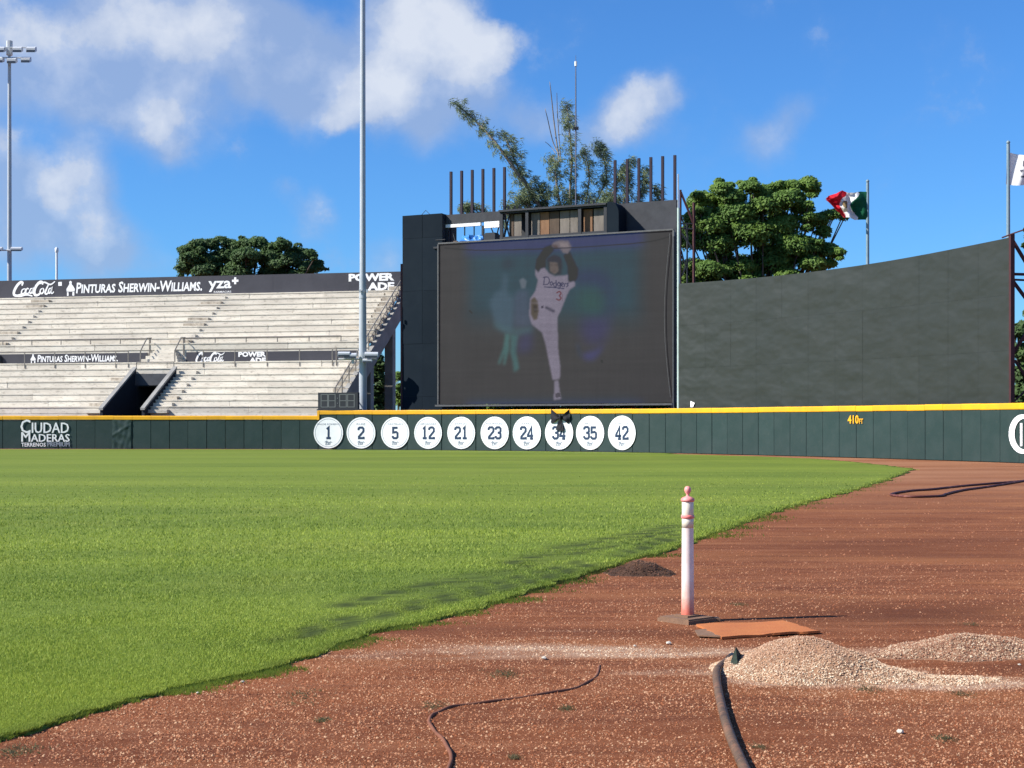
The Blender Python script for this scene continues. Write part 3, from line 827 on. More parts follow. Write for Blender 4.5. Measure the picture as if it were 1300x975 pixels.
# loose tarp over one pad
def tarp(u, v):
    s = s_of(143) + (s_of(167) - s_of(143)) * u
    p = Vector((u * 3, v * 3, 0))
    cr = .030 * math.sin(5 * (u * .6 - .9) + 9 * v) ** 4 * u * (1 - u) * 3 + .03 * mn.noise(p * 1.6) + .03 * math.exp(-((v - .45 - .4 * u) / .05) ** 2)
    return FN(s, .03 + (H_LOW - .30) * v, .125 + cr)
b_ = MB(); b_.grid(tarp, 24, 24); t_ = b_.build('loose_cover', MT['pad_green'], fence, smooth=True); t_['label'] = 'creased green cover hung loosely over one pad'
def ff(off=.14): return lambda x, y: FN(x, y, off)
def yy(px, py, off=.14):
    p = FN(s_of(px), 0, off); return EYE + (HOR - py) * p.y / F
def fence_text(body, px0, px1, py0, py1, m, name, bold=.01, caps=None, off=.14, **kw):
    s0, s1 = s_of(px0), s_of(px1); pxm = (px0 + px1) / 2
    mb = put_text(text_polys(body, bold, caps, **kw), ff(off), s0, s1, yy(pxm, py1), yy(pxm, py0))
    if bold == 0:      # heavier strokes: the same letters again a hair to the side and in front
        for k_, (dx_, dy_) in enumerate(((.022, 0), (.0, .016), (.022, .016))):
            m2_ = put_text(text_polys(body, bold, caps, **kw), ff(off + .003 * (k_ + 1)), s0 + dx_, s1 + dx_, yy(pxm, py1) + dy_, yy(pxm, py0) + dy_)
            mb.add(m2_.v, m2_.f)
    return mb.build(name, m, fence)
fence_text('Ciudad', 27, 88, 533, 550, MT['white'], 'lettering', .0, .78)
fence_text('Maderas', 28, 89, 548.8, 561, MT['white'], 'lettering', .0, .78)
fence_text('TERRENOS', 28, 59, 562, 567, MT['white'], 'lettering', .015)
fence_text('PREMIUM', 61, 89, 561.5, 567, MT['sign_grey'], 'lettering', .0)
fence_text('410', 1079, 1093, 527, 538, MT['yellow'], 'distance_marking', .025)
fence_text('FT', 1093.5, 1098.5, 531.5, 538, MT['yellow'], 'distance_marking', .02)
# partly visible white emblem at the right edge
b_ = MB(); s0 = s_of(1303); hc = yy(1300, 551)
pts = [(s0 + .62 * math.cos(t), hc + .72 * math.sin(t)) for t in np.linspace(R(60), R(300), 22)]
stroke(b_, lambda x, y, l: FN(x, y, .14 + l), pts, [.05 + .10 * math.sin(math.pi * i / 21) for i in range(22)])
stroke(b_, lambda x, y, l: FN(x, y, .14 + l), [(s0 - .12, hc + .45), (s0 - .12, hc - .5)], .06, .003)
b_.build('lettering', MT['white'], fence)

# number signs
NUMS = [('1', 418), ('2', 459.5), ('5', 503), ('12', 545), ('21', 587), ('23', 629.5), ('24', 670.5), ('34', 711.5), ('35', 751), ('42', 791.5)]
WORDS = ['one', 'two', 'five', 'twelve', 'twenty-one', 'twenty-three', 'twenty-four', 'thirty-four', 'thirty-five', 'forty-two']
NAMES = ['BALDE ROMERO', 'RUIZ', 'CASTELAN', 'HERNANDEZ', 'ESPINO', 'RODRIGUEZ', 'CARRILLO', '', 'BRITO', 'ROBINSON']
for k, (t, px) in enumerate(NUMS):
    s0 = s_of(px); yc = yy(px, 549.5); rad = .985
    c = FN(s0, 0, .14)
    root = thing('number_sign', f'round white fence sign bearing the dark blue number {WORDS[k]}' + (', partly covered by a black bow' if t == '34' else ''), 'number sign', c, 'round number signs on the outfield fence')
    fn = lambda x, y, l=0., s0=s0, yc=yc: FN(s0 + x / STEP, yc + y, .140 + l)
    mb = MB(); n = 40
    ring = [(rad * math.cos(2 * math.pi * i / n), rad * math.sin(2 * math.pi * i / n)) for i in range(n)]
    rows = 9
    vs = []; 
    for q in (1.0, .66, .33): vs += [fn(x * q, y * q, .012) for x, y in ring]
    vs += [fn(0, 0, .012)] + [fn(x, y, -.02) for x, y in ring]
    fs = []
    for a in range(2):
        fs += [(a * n + i, a * n + (i + 1) % n, (a + 1) * n + (i + 1) % n, (a + 1) * n + i) for i in range(n)]
    fs += [(2 * n + i, 2 * n + (i + 1) % n, 3 * n) for i in range(n)] + [(3 * n + 1 + i, 3 * n + 1 + (i + 1) % n, (i + 1) % n, i) for i in range(n)]
    mb.add(vs, fs); mb.build('disc', MT['white'], root)
    mb = MB(); rr = [(x * .90, y * .90) for x, y in ring]; stroke(mb, fn, rr + [rr[0]], .012, .018); mb.build('ring', MT['sign_grey'], root)
    mb = MB(); number(mb, lambda x, y, l: fn(x, y, .020 + l), t, .74); mb.build('number', MT['navy'], root)
    if NAMES[k]:
        w_ = .055 * len(NAMES[k]) + .08
        put_text(text_polys(NAMES[k], .0), lambda x, y: fn(x, y, .020), -w_, w_, .50, .60).build('name', MT['sign_grey'], root)
    mb = MB()
    q = smooth_line([(-.24, -.60), (-.12, -.52), (-.18, -.72), (-.06, -.56), (-.02, -.70), (.04, -.58), (.10, -.68), (.14, -.56), (.24, -.62)], 3)
    stroke(mb, fn, q, .022, .020); stroke(mb, fn, [(-.2, -.76), (.12, -.72)], .014, .022); mb.build('script_emblem', MT['sign_grey'], root)

# mourning bow
bow = thing('ribbon_bow', 'black cloth bow tied to the yellow rail above number 34', 'bow', FN(s_of(711.5), 2.2, .25))
def bw(px, py, off): p = FN(s_off(px, off), 0, off); return Vector((p.x, p.y, EYE + (HOR - py) * p.y / F))
for sg in (-1, 1):
    e0 = 711.3 - 11.5 * sg
    def loop(u, v, sg=sg):
        px = 711.3 - sg * 11.8 * u; top = 529.5 + (519 - 529.5) * u; bot = 530.5 + (537.5 - 530.5) * min(1, u * 1.3)
        py = top + (bot - top) * v
        return bw(px, py, .20 + .10 * math.sin(math.pi * min(u * 1.1, 1)) + .03 * math.sin(v * 9 + u * 3))
    mb = MB(); mb.grid(loop, 8, 8); mb.build('loop', MT['cloth_black'], bow, True)
def tail(x1, x2, y2):
    def fn_(u, v):
        w = 1.2 + 2.3 * v; cx = 711.3 + (x1 - 711.3) * v
        return bw(cx + (u - .5) * 2 * w, 530 + (y2 - 530) * v, .24 + .03 * math.sin(v * 7 + u * 2))
    mb = MB(); mb.grid(fn_, 4, 8); mb.build('tail', MT['cloth_black'], bow, True)
tail(708.8, 0, 546); tail(712.5, 0, 547)
mb = MB(); mb.tube([bw(711.3, 526.5, .30), bw(711.3, 529.5, .36), bw(711.3, 532.5, .30)], [.05, .11, .05], 8); mb.build('knot', MT['cloth_black'], bow, True)

# ------------------------------------------------------------------ GRANDSTAND
O2, D2, B2 = Vector((-8.1, 112.6)), Vector((math.cos(R(13)), -math.sin(R(13)))), Vector((math.sin(R(13)), math.cos(R(13))))
def S(s, b, h): p = O2 + D2 * s + B2 * b; return Vector((p.x, p.y, h))
def sat(px, b):
    u = (px - 650) / F
    return (-(O2.x + B2.x * b) + u * (O2.y + B2.y * b)) / (D2.x - u * D2.y)
SL = -52.0
stand = thing('grandstand', 'weathered concrete bleacher stand left of the video screen', 'grandstand', S(-15, -7, 0))
def row(bf, t, s0, s1, rise=.45, dep=.75, m='concrete'):
    s = s0
    while s < s1 - .05:
        e = min(s + random.uniform(4.6, 7.5), s1)
        if s1 - e < 1.6: e = s1
        pr = [(bf, t - rise - .01), (bf, t - .085), (bf - .042, t - .075), (bf - .042, t), (bf + dep - .01, t), (bf + dep - .01, t - .15), (bf + .14, t - .15), (bf + .14, t - rise - .01)]
        dz = random.uniform(-.006, .006); db = random.uniform(-.012, .012); n = len(pr)
        mb = MB(); mb.add([S(x, b + db, h + dz) for x in (s + .008, e - .008) for b, h in pr],
                          [(i, (i + 1) % n, n + (i + 1) % n, n + i) for i in range(n)] + [tuple(reversed(range(n))), tuple(range(n, 2 * n))])
        mb.f = [tuple(reversed(f)) for f in mb.f]
        mb.build('concrete_step', MT[m], stand)
        s = e
V0, V1 = -15.95, -13.15      # opening of the players' tunnel
for j in range(10):
    row(-.75 * (j + 1), 11.4 - .45 * j, SL, -.02)
for j in range(8):
    bf, t = -9 - .75 * j, 5.96 - .45 * j
    if j >= 2:
        row(bf, t, SL, V0 - .2); row(bf, t, V1 + .2, -.02)
    else: row(bf, t, SL, -.02)
mb = MB(); mb.cbox(S, (SL, V0 - .21), (-14.24, -14.05), (0, 2.36)); mb.build('base_wall', MT['concrete'], stand)
mb = MB(); mb.cbox(S, (V1 + .21, -.02), (-14.24, -14.05), (0, 2.36)); mb.build('base_wall', MT['concrete'], stand)
# walkway and fascia
mb = MB(); mb.cbox(S, (SL, -.02), (-8.26, -7.4), (5.72, 5.955)); mb.build('walkway', MT['concrete'], stand)
mb = MB(); mb.cbox(S, (SL, -.02), (-7.44, -7.2), (5.958, 6.9)); mb.build('fascia_wall', MT['concrete'], stand)
mb = MB(); mb.cbox(S, (SL, -.02), (.0, .18), (10.9, 12.78)); mb.build('parapet', MT['concrete_old'], stand)
# half steps in the aisles
def aisle(s0, s1, rows):
    for bf, t in rows:
        mb = MB(); mb.cbox(S, (s0, s1), (bf - .36, bf - .003), (t - .449, t - .225)); mb.build('aisle_step', MT['concrete'] if random.random() < .6 else MT['concrete_worn'], stand)
up = [(-.75 * (j + 1), 11.4 - .45 * j) for j in range(9)]
lowr = [(-9 - .75 * j, 5.96 - .45 * j) for j in range(1, 8)]
aisle(-29.4, -27.9, up); aisle(-15.0, -13.4, up); aisle(-2.3, -1.0, up)
aisle(-17.6, -16.15, lowr); aisle(-12.95, -11.6, lowr)
# tunnel: side walls, back wall, dark floor
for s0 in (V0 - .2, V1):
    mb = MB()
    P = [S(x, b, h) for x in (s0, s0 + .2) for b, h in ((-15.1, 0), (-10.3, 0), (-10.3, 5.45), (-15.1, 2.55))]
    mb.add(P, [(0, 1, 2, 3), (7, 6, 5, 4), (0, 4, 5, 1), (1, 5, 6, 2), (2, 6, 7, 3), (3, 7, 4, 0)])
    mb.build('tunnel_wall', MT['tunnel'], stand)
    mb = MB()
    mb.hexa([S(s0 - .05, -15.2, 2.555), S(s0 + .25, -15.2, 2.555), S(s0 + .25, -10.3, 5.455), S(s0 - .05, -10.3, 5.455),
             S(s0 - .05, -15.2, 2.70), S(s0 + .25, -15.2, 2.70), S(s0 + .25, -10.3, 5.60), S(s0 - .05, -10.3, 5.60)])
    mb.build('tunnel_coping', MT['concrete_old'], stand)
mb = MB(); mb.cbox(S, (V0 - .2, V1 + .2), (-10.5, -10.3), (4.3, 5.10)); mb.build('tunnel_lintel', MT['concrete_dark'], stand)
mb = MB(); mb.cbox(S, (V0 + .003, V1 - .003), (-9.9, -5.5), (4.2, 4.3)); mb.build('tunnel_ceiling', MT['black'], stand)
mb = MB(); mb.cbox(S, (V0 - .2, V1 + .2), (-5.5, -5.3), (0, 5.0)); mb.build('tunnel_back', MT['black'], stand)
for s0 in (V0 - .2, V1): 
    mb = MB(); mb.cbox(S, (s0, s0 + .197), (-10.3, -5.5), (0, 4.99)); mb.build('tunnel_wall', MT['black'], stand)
# stair from walkway up to the upper tier
for i in range(4):
    hw = .78 + .2 * (3 - i); mb = MB(); mb.cbox(S, (-15.05 - hw, -15.05 + hw), (-7.445 - .30 * (4 - i), -7.445), (5.957 + .235 * i, 5.957 + .235 * (i + 1) - .001))
    mb.build('stair_step', MT['concrete'], stand)
# side flank: raker beam, columns and lower side wall
mb = MB(); s0, s1 = .0, .32
P = [S(x, b, h) for x in (s0, s1) for b, h in ((0.18, 9.95), (0.18, 11.35), (-15.0, 2.63), (-15.0, 1.3), )]
mb.add(P, [(0, 1, 2, 3), (7, 6, 5, 4), (0, 4, 5, 1), (1, 5, 6, 2), (2, 6, 7, 3), (3, 7, 4, 0)])
mb.build('raker_beam', MT['concrete_old'], stand)
mb = MB(); P = [S(x, b, h) for x in (s0 + .02, s1 - .02) for b, h in ((-8.9, 0), (-8.9, 5.2), (-14.9, 1.7), (-14.9, 0))]
mb.add(P, [(0, 1, 2, 3), (7, 6, 5, 4), (0, 4, 5, 1), (1, 5, 6, 2), (2, 6, 7, 3), (3, 7, 4, 0)]); mb.build('side_wall', MT['concrete_old'], stand)
for b, top in ((-2.6, 9.2), (-7.6, 6.2)):
    mb = MB(); mb.cbox(S, (-.35, .25), (b - .35, b + .35), (0, top)); mb.build('column', MT['concrete_old'], stand)
for s in (-10, -20, -30, -40, -50):
    for b, top in ((-.6, 10.2), (-7.6, 5.6)):
        mb = MB(); mb.cbox(S, (s - .3, s + .3), (b - .35, b + .35), (0, top)); mb.build('column', MT['concrete_old'], stand)
# handrails
def rail(pts, posts=(), r=.033, foot=None, name='handrail', mid=None, par=None):
    mb = MB(); mb.tube(pts, r, 6)
    if mid: mb.tube([Vector(p) - Vector((0, 0, mid)) for p in pts], r * .8, 5)
    for p, f in posts: mb.tube([f, p], r, 5)
    return mb.build(name, MT['rail'], par or stand)
def level_rail(b, h0, h1, s0, s1, first=None, step=2.33, mid=.45, r=.038):
    s = s0
    while s < s1 - .2:
        e = min(s + step, s1)
        ps = [(S(s, b, h1), S(s, b, h0))] + ([(S(e, b, h1), S(e, b, h0))] if e >= s1 - .2 else [])
        rail([S(s, b, h1), S(e, b, h1)], ps, mid=mid, r=r); s = e
level_rail(-7.34, 6.9, 7.72, sat(4, -7.3) - 14 * 2.33, -16.3); level_rail(-7.34, 6.9, 7.72, -13.75, sat(434, -7.3))
level_rail(-9.02, 5.6, 6.74, sat(31.5, -9) - 6 * 2.36, sat(163, -9), mid=None, step=2.36, r=.04)
level_rail(-9.02, 5.6, 6.74, sat(258, -9), sat(427, -9), mid=None, step=2.36, r=.04)
for s in (-16.35, -13.75):
    rail([S(s, -8.9, 6.75), S(s, -7.9, 7.7), S(s, -7.2, 7.75)], [(S(s, -8.9, 6.75), S(s, -8.9, 5.96)), (S(s, -7.5, 7.72), S(s, -7.5, 6.5))], r=.045)
rail([S(V0, -10.3, 5.9), S(V1, -10.3, 5.9)], [(S(q, -10.3, 5.9), S(q, -10.3, 5.45)) for q in (V0, V1)], r=.035)
e_ = lambda b, dh: S(.16, b, 11.35 + (b - .18) * (11.35 - 2.63) / 15.18 + dh)
bs = np.linspace(-14.9, 0, 12)
for i in range(11):
    rail([e_(bs[i], 1.25), e_(bs[i + 1], 1.25)], [(e_(bs[i], 1.25), e_(bs[i], 0.1))], mid=.5, r=.04)
# kerb of worn step ends along the flank
for j in range(10):
    mb = MB(); mb.cbox(S, (-.75, .28), (-.75 * (j + 1) - .02, -.75 * (j + 1) + .36), (11.4 - .45 * j + .002, 11.4 - .45 * j + .27)); mb.build('edge_block', MT['concrete_worn'], stand)
for j in range(8):
    mb = MB(); mb.cbox(S, (-.75, .28), (-9 - .75 * j - .02, -9 - .75 * j + .36), (5.96 - .45 * j + .002, 5.96 - .45 * j + .27)); mb.build('edge_block', MT['concrete_worn'], stand)

# advertising bands
def banner(name, label, s0, s1, b, h0, h1, th=.05):
    root = thing(name, label, 'banner', S((s0 + s1) / 2, b, h0))
    s = s0
    while s < s1 - .1:
        e = min(s + 6.0, s1)
        mb = MB(); mb.cbox(S, (s + .004, e - .004), (b - th, b), (h0, h1)); mb.build('cloth_panel', MT['banner'], root); s = e
    return root
BU = -.02; bu = banner('advertising_banner', 'long dark grey banner along the top of the concrete stand', SL, -.02, BU, 11.46, 12.82)
BB = -7.45
bl_ = banner('advertising_banner', 'dark grey banner on the middle walkway wall, left of the stairs', SL, -16.5, BB, 5.98, 6.70)
br_ = banner('advertising_banner', 'dark grey banner on the middle walkway wall, right of the stairs', -13.55, -.9, BB, 5.98, 6.70)
def ban_fn(b): return lambda x, y, l=0.: S(x, b - .062 - l, y)
def ban_y(px, py, b): p = S(sat(px, b), b, 0); return EYE + (HOR - py) * p.y / F
def ban_text(root, b, body, px0, px1, py0, py1, bold=.012, caps=None, **kw):
    pm = (px0 + px1) / 2
    fn = ban_fn(b)
    v, f = text_polys(body, bold, caps, **kw); s0, s1 = sat(px0, b), sat(px1, b)
    mb = MB(); mb.add([fn(s0 + (s1 - s0) * x, ban_y(pm, py1, b) + (ban_y(pm, py0, b) - ban_y(pm, py1, b)) * y) for x, y in v], f)
    return mb.build('lettering', MT['white'], root)
def ban_cola(root, b, px0, px1, py0, py1):
    mb = MB(); pm = (px0 + px1) / 2
    script_cola(mb, ban_fn(b), sat(px0, b), sat(px1, b), ban_y(pm, py1, b), ban_y(pm, py0, b)); mb.build('script_lettering', MT['white'], root)
def ban_figure(root, b, px, py0, py1):
    h1, h0 = ban_y(px, py0, b), ban_y(px, py1, b); s = sat(px, b); k = (h1 - h0)
    fn = ban_fn(b); mb = MB()
    out = [(-.28, .28), (-.30, .45), (-.16, .66), (-.08, .78), (-.10, .93), (.0, 1.0), (.1, .93), (.08, .78), (.18, .66), (.32, .45), (.30, .28)]
    mb.add([fn(s + x * k, h0 + y * k) for x, y in out], [tuple(range(len(out)))])
    mb.add([fn(s + x * k, h0 + y * k) for x, y in ((-.26, .0), (-.14, .0), (-.14, .24), (-.26, .24))], [(0, 1, 2, 3)])
    mb.add([fn(s + x * k, h0 + y * k) for x, y in ((.14, .0), (.28, .0), (.28, .24), (.14, .24))], [(0, 1, 2, 3)])
    mb.build('painter_emblem', MT['white'], root)
ban_cola(bu, BU, 17, 71, 357.5, 376.5)
mb = MB(); q = ban_fn(BU); a = sat(74.5, BU); c = sat(79, BU); mb.add([q(a, ban_y(77, 363, BU)), q(c, ban_y(77, 363, BU)), q(c, ban_y(77, 358, BU)), q(a, ban_y(77, 358, BU))], [(0, 1, 2, 3)]); mb.build('square_mark', MT['white'], bu)
ban_figure(bu, BU, 90, 356.5, 375.5)
ban_text(bu, BU, 'Pinturas Sherwin-Williams.', 97, 257, 357, 371, .024, .8, shear=.12)
ban_text(bu, BU, 'yza', 265, 294, 356.5, 370.5, .022)
ban_text(bu, BU, 'FARMACIAS', 272, 294, 369.3, 371.8, .01)
mb = MB(); q = ban_fn(BU); k = S(sat(299, BU), BU, 0)
for a, w_, h_ in ((0, .26, .085), (1, .085, .26)):
    s_c = sat(299, BU); hc = ban_y(299, 356.5, BU); l = .002 * a
    mb.add([q(s_c - w_, hc - h_, l), q(s_c + w_, hc - h_, l), q(s_c + w_, hc + h_, l), q(s_c - w_, hc + h_, l)], [(0, 1, 2, 3)])
mb.build('plus_mark', MT['white'], bu)
ban_text(bu, BU, 'POWER', 443, 501, 347, 357, .05, spacing=.95)
ban_text(bu, BU, 'ADE', 467, 501, 358.5, 368.5, .05)
ban_text(bl_, BB, 'Pinturas Sherwin-Williams.', 48, 150, 450, 459.5, .022, .8, shear=.12)
ban_figure(bl_, BB, 42.5, 449.5, 461)
ban_cola(br_, BB, 249, 286, 447.5, 461)
ban_text(br_, BB, 'POWER', 303, 338, 446.5, 453, .05); ban_text(br_, BB, 'ADE', 317, 338, 454, 460.5, .05)
mb = MB(); mb.lathe(S(sat(0, BB), BB - .12, 6.05), [(.22, 0), (.25, .1), (.2, .5), (.05, .62)], 12)
o = mb.build('loudspeaker', MT['black'], None, origin=S(sat(0, BB), BB - .12, 6.05)); tag(o, 'small rounded black loudspeaker on the stand walkway at the far left', 'loudspeaker')

# ------------------------------------------------------------------ VIDEO SCREEN
VL, VE = Vector((-4.58, 97.0)), Vector((13.99, -7.0)).normalized()
VB = Vector((-VE.y, VE.x))            # away from the field
VW = 15.65
def V_(a, d, h): p = VL + VE * a + VB * d; return Vector((p.x, p.y, h))
def aat(px, d=0.0):
    u = (px - 650) / F; bx, by = VL.x + VB.x * d, VL.y + VB.y * d
    return (u * by - bx) / (VE.x - u * VE.y)
def hat(px, py, d=0.0): p = V_(aat(px, d), d, 0); return EYE + (HOR - py) * p.y / F
SH0, SH1 = 2.88, 12.98
board = thing('video_screen', 'large dim video screen showing a baseball pitcher in white with one leg raised', 'video screen', V_(VW / 2, .5, 0))

def inpoly(x, y, poly):
    c = np.zeros(x.shape, bool); n = len(poly)
    for i in range(n):
        x1, y1 = poly[i]; x2, y2 = poly[(i + 1) % n]
        if y1 == y2: continue
        k = ((y1 > y) != (y2 > y)) & (x < (x2 - x1) * (y - y1) / (y2 - y1) + x1); c ^= k
    return c
def blur(m, k):
    for _ in range(2):
        for ax in (0, 1):
            a = np.zeros_like(m); cnt = 0
            for d in range(-k, k + 1):
                a += np.roll(m, d, ax); cnt += 1
            m = a / cnt
    return m
NU, NV = 400, 270
ua = np.linspace(0, VW, NU + 1); va = np.linspace(SH0, SH1, NV + 1)
AA, HH = np.meshgrid(ua, va)
wx = VL.x + VE.x * AA; wy = VL.y + VE.y * AA
ZX = ((650 + F * wx / wy) - 540) * 3.8235; ZY = ((HOR - (HH - EYE) * F / wy) - 290) * 3.8235
img = np.tile(np.array(lin(76, 73, 73)), (*ZX.shape, 1))
def paint(mask, rgb, a=1.0):
    global img
    m = (np.clip(mask, 0, 1) * a)[..., None]; img = img * (1 - m) + np.array(lin(*rgb)) * m
P_ = lambda poly, b=1: blur(inpoly(ZX, ZY, poly).astype(float), b)
top_l = lambda x: 78 - 62 * (x - 75) / 1120
paint(P_([(215, 0), (1040, 0), (1036, 440), (215, 440)], 12), (60, 82, 92), .9)
paint(P_([(200, 400), (1052, 400), (1052, 500), (200, 500)], 14), (70, 76, 80), .6)
paint(P_([(200, 0), (1056, 0), (1056, 85), (700, 110), (200, 125)], 7), (72, 72, 112), .85)
paint(P_([(700, 225), (760, 200), (860, 210), (905, 270), (905, 430), (860, 440), (870, 330), (820, 280), (740, 280)], 10), (66, 66, 98), .75)
paint(P_([(740, 290), (850, 285), (875, 330), (865, 425), (780, 420), (735, 370)], 10), (58, 92, 88), .75)
paint(P_([(760, 430), (890, 430), (895, 480), (860, 560), (790, 560), (755, 510)], 9), (74, 70, 106), .7)
paint(P_([(760, 610), (830, 590), (865, 560), (850, 600), (815, 640), (775, 640)], 4), (80, 78, 118), .8)
paint(P_([(730, 560), (745, 560), (760, 630), (745, 620)], 3), (66, 74, 92), .7)
paint(P_([(310, 360), (340, 310), (370, 300), (380, 215), (400, 230), (395, 310), (430, 340), (430, 480), (400, 500), (340, 460)], 4), (80, 98, 112), .85)
paint(P_([(430, 330), (450, 300), (500, 300), (520, 480), (430, 480)], 4), (84, 92, 110), .75)
paint(P_([(455, 250), (475, 240), (492, 255), (485, 290), (465, 292)], 1), (112, 118, 128), .75)
paint(P_([(375, 150), (400, 140), (430, 150), (425, 200), (385, 200)], 6), (50, 66, 76), .7)
paint(P_([(330, 450), (380, 470), (440, 490), (520, 480), (515, 510), (440, 520), (380, 505), (340, 480)], 4), (84, 108, 116), .75)
paint(P_([(388, 510), (408, 515), (405, 590), (385, 665), (378, 660), (385, 600), (360, 660), (352, 655), (378, 580)], 2), (88, 130, 128), .65)
paint(P_([(415, 515), (450, 520), (440, 600), (455, 680), (430, 700), (425, 650), (412, 600)], 2), (84, 122, 122), .65)
paint(P_([(455, 520), (520, 500), (515, 590), (470, 605), (445, 600)], 6), (76, 74, 104), .7)
# pitcher
paint(P_([(615, 78), (580, 90), (540, 150), (532, 200), (552, 232), (585, 190), (585, 150), (625, 105)], 1), (42, 50, 56))
paint(P_([(670, 130), (700, 110), (742, 200), (738, 240), (722, 262), (688, 275), (692, 220), (690, 180)], 1), (42, 48, 56))
paint(P_([(590, 150), (620, 130), (652, 138), (664, 180), (655, 228), (600, 222)], 2), (54, 58, 64), .95)
paint(P_([(602, 160), (640, 158), (648, 205), (628, 224), (605, 208)], 1), (112, 100, 96), .9)
paint(P_([(606, 176), (618, 174), (618, 180), (606, 182)], 1), (70, 60, 60), .5); paint(P_([(628, 174), (642, 174), (642, 181), (628, 181)], 1), (70, 60, 60), .5)
paint(P_([(612, 203), (632, 203), (630, 209), (614, 209)], 1), (84, 64, 64), .4)
paint(P_([(588, 152), (625, 132), (655, 142), (662, 166), (600, 160)], 1), (46, 56, 70), .95)
paint(P_([(612, 88), (622, 68), (650, 58), (695, 60), (710, 90), (692, 124), (668, 118), (655, 98), (630, 92)], 1), (120, 110, 116))
paint(P_([(648, 70), (690, 72), (698, 92), (660, 92)], 1), (146, 132, 134), .8)
paint(P_([(612, 78), (640, 82), (650, 96), (628, 98)], 1), (92, 74, 70), .8)
JER = (136, 127, 142)
paint(P_([(560, 196), (578, 190), (600, 218), (630, 232), (672, 228), (690, 225), (694, 262), (724, 255), (726, 280), (700, 296), (688, 320), (655, 402), (640, 430), (560, 420), (520, 380), (508, 345), (535, 300), (546, 250), (532, 225), (533, 195), (548, 215)], 1), JER)
paint(P_([(508, 340), (540, 306), (600, 330), (640, 410), (642, 520), (645, 600), (656, 680), (652, 732), (618, 735), (600, 650), (582, 560), (565, 505), (515, 465), (502, 420)], 1), JER)
paint(P_([(600, 415), (612, 430), (606, 520), (596, 560), (586, 520)], 4), (128, 118, 134), .5)
paint(P_([(512, 345), (528, 332), (545, 352), (550, 400), (542, 442), (525, 445), (512, 420)], 1), (92, 82, 70), .95)
paint(P_([(520, 370), (540, 372), (544, 400), (528, 410)], 1), (66, 58, 52), .8)
paint(P_([(562, 376), (572, 374), (572, 388), (562, 388)], 0), (60, 54, 70), .8)
paint(P_([(580, 376), (628, 396), (626, 410), (582, 390)], 1), (58, 56, 72), .9)
paint(P_([(626, 740), (646, 738), (652, 790), (660, 828), (622, 834), (626, 790)], 1), (136, 128, 142))
paint(P_([(630, 800), (652, 798), (658, 818), (634, 822)], 0), (72, 66, 72), .8)
for k in range(14):
    yb_ = 300 + k * 31 + random.uniform(-6, 6)
    paint(P_([(500, yb_), (690, yb_ + 3), (690, yb_ + 6), (500, yb_ + 4)], 1) * P_([(510, 350), (540, 310), (650, 310), (638, 430), (640, 520), (650, 725), (622, 725), (585, 560), (570, 500)], 0), (176, 164, 182), .28)
def paint_line(pts, w, rgb, a=1.0):
    d = np.full(ZX.shape, 1e9)
    for (x1, y1), (x2, y2) in zip(pts[:-1], pts[1:]):
        dx, dy = x2 - x1, y2 - y1; t = np.clip(((ZX - x1) * dx + (ZY - y1) * dy) / (dx * dx + dy * dy + 1e-9), 0, 1)
        d = np.minimum(d, np.hypot(ZX - x1 - dx * t, ZY - y1 - dy * t))
    paint(np.clip((w - d) / 2 + .5, 0, 1), rgb, a)
NV_ = (52, 54, 84)
for pl in ([(578, 236), (574, 272)], [(572, 238), (592, 236), (602, 252), (594, 270), (572, 273)],
           [(612, 258), (605, 266), (610, 276), (618, 268), (612, 258)], [(634, 252), (634, 282), (624, 280), (622, 268), (632, 264)],
           [(646, 262), (640, 272), (648, 280), (654, 270), (646, 262), (656, 268), (652, 290), (644, 290)],
           [(660, 275), (670, 268), (662, 264), (658, 276), (668, 282)], [(674, 282), (676, 268), (682, 268)],
           [(694, 266), (686, 268), (692, 276), (684, 284)]):
    paint_line(smooth_line(pl, 4), 2.1, NV_, .95)
paint_line([(578, 284), (620, 286), (672, 292)], 2.4, NV_, .9)
paint_line(smooth_line([(638, 312), (650, 306), (658, 316), (650, 326), (658, 338), (648, 348), (636, 342)], 4), 3.0, (112, 60, 66), .95)
paint_line(smooth_line([(664, 350), (664, 318)], 2), 1.2, (112, 60, 66), .5)
paint_line(smooth_line([(95, 95), (210, 104), (330, 106), (650, 96), (950, 78), (1100, 62), (1186, 40)], 6), 2.6, (44, 44, 56), .85)
paint_line([(215, 400), (226, 410)], 4, (45, 50, 54), .9); paint_line([(856, 642), (858, 648)], 5, (48, 48, 50), .9)
img = img * np.array([.80, .83, .85]) * (1 + .06 * wob(AA, HH, .8, 51) + .07 * wob(AA * .3, HH * 6, 1.0, 52) + .05 * wob(AA * 6, HH * .3, 1.0, 53))[..., None]

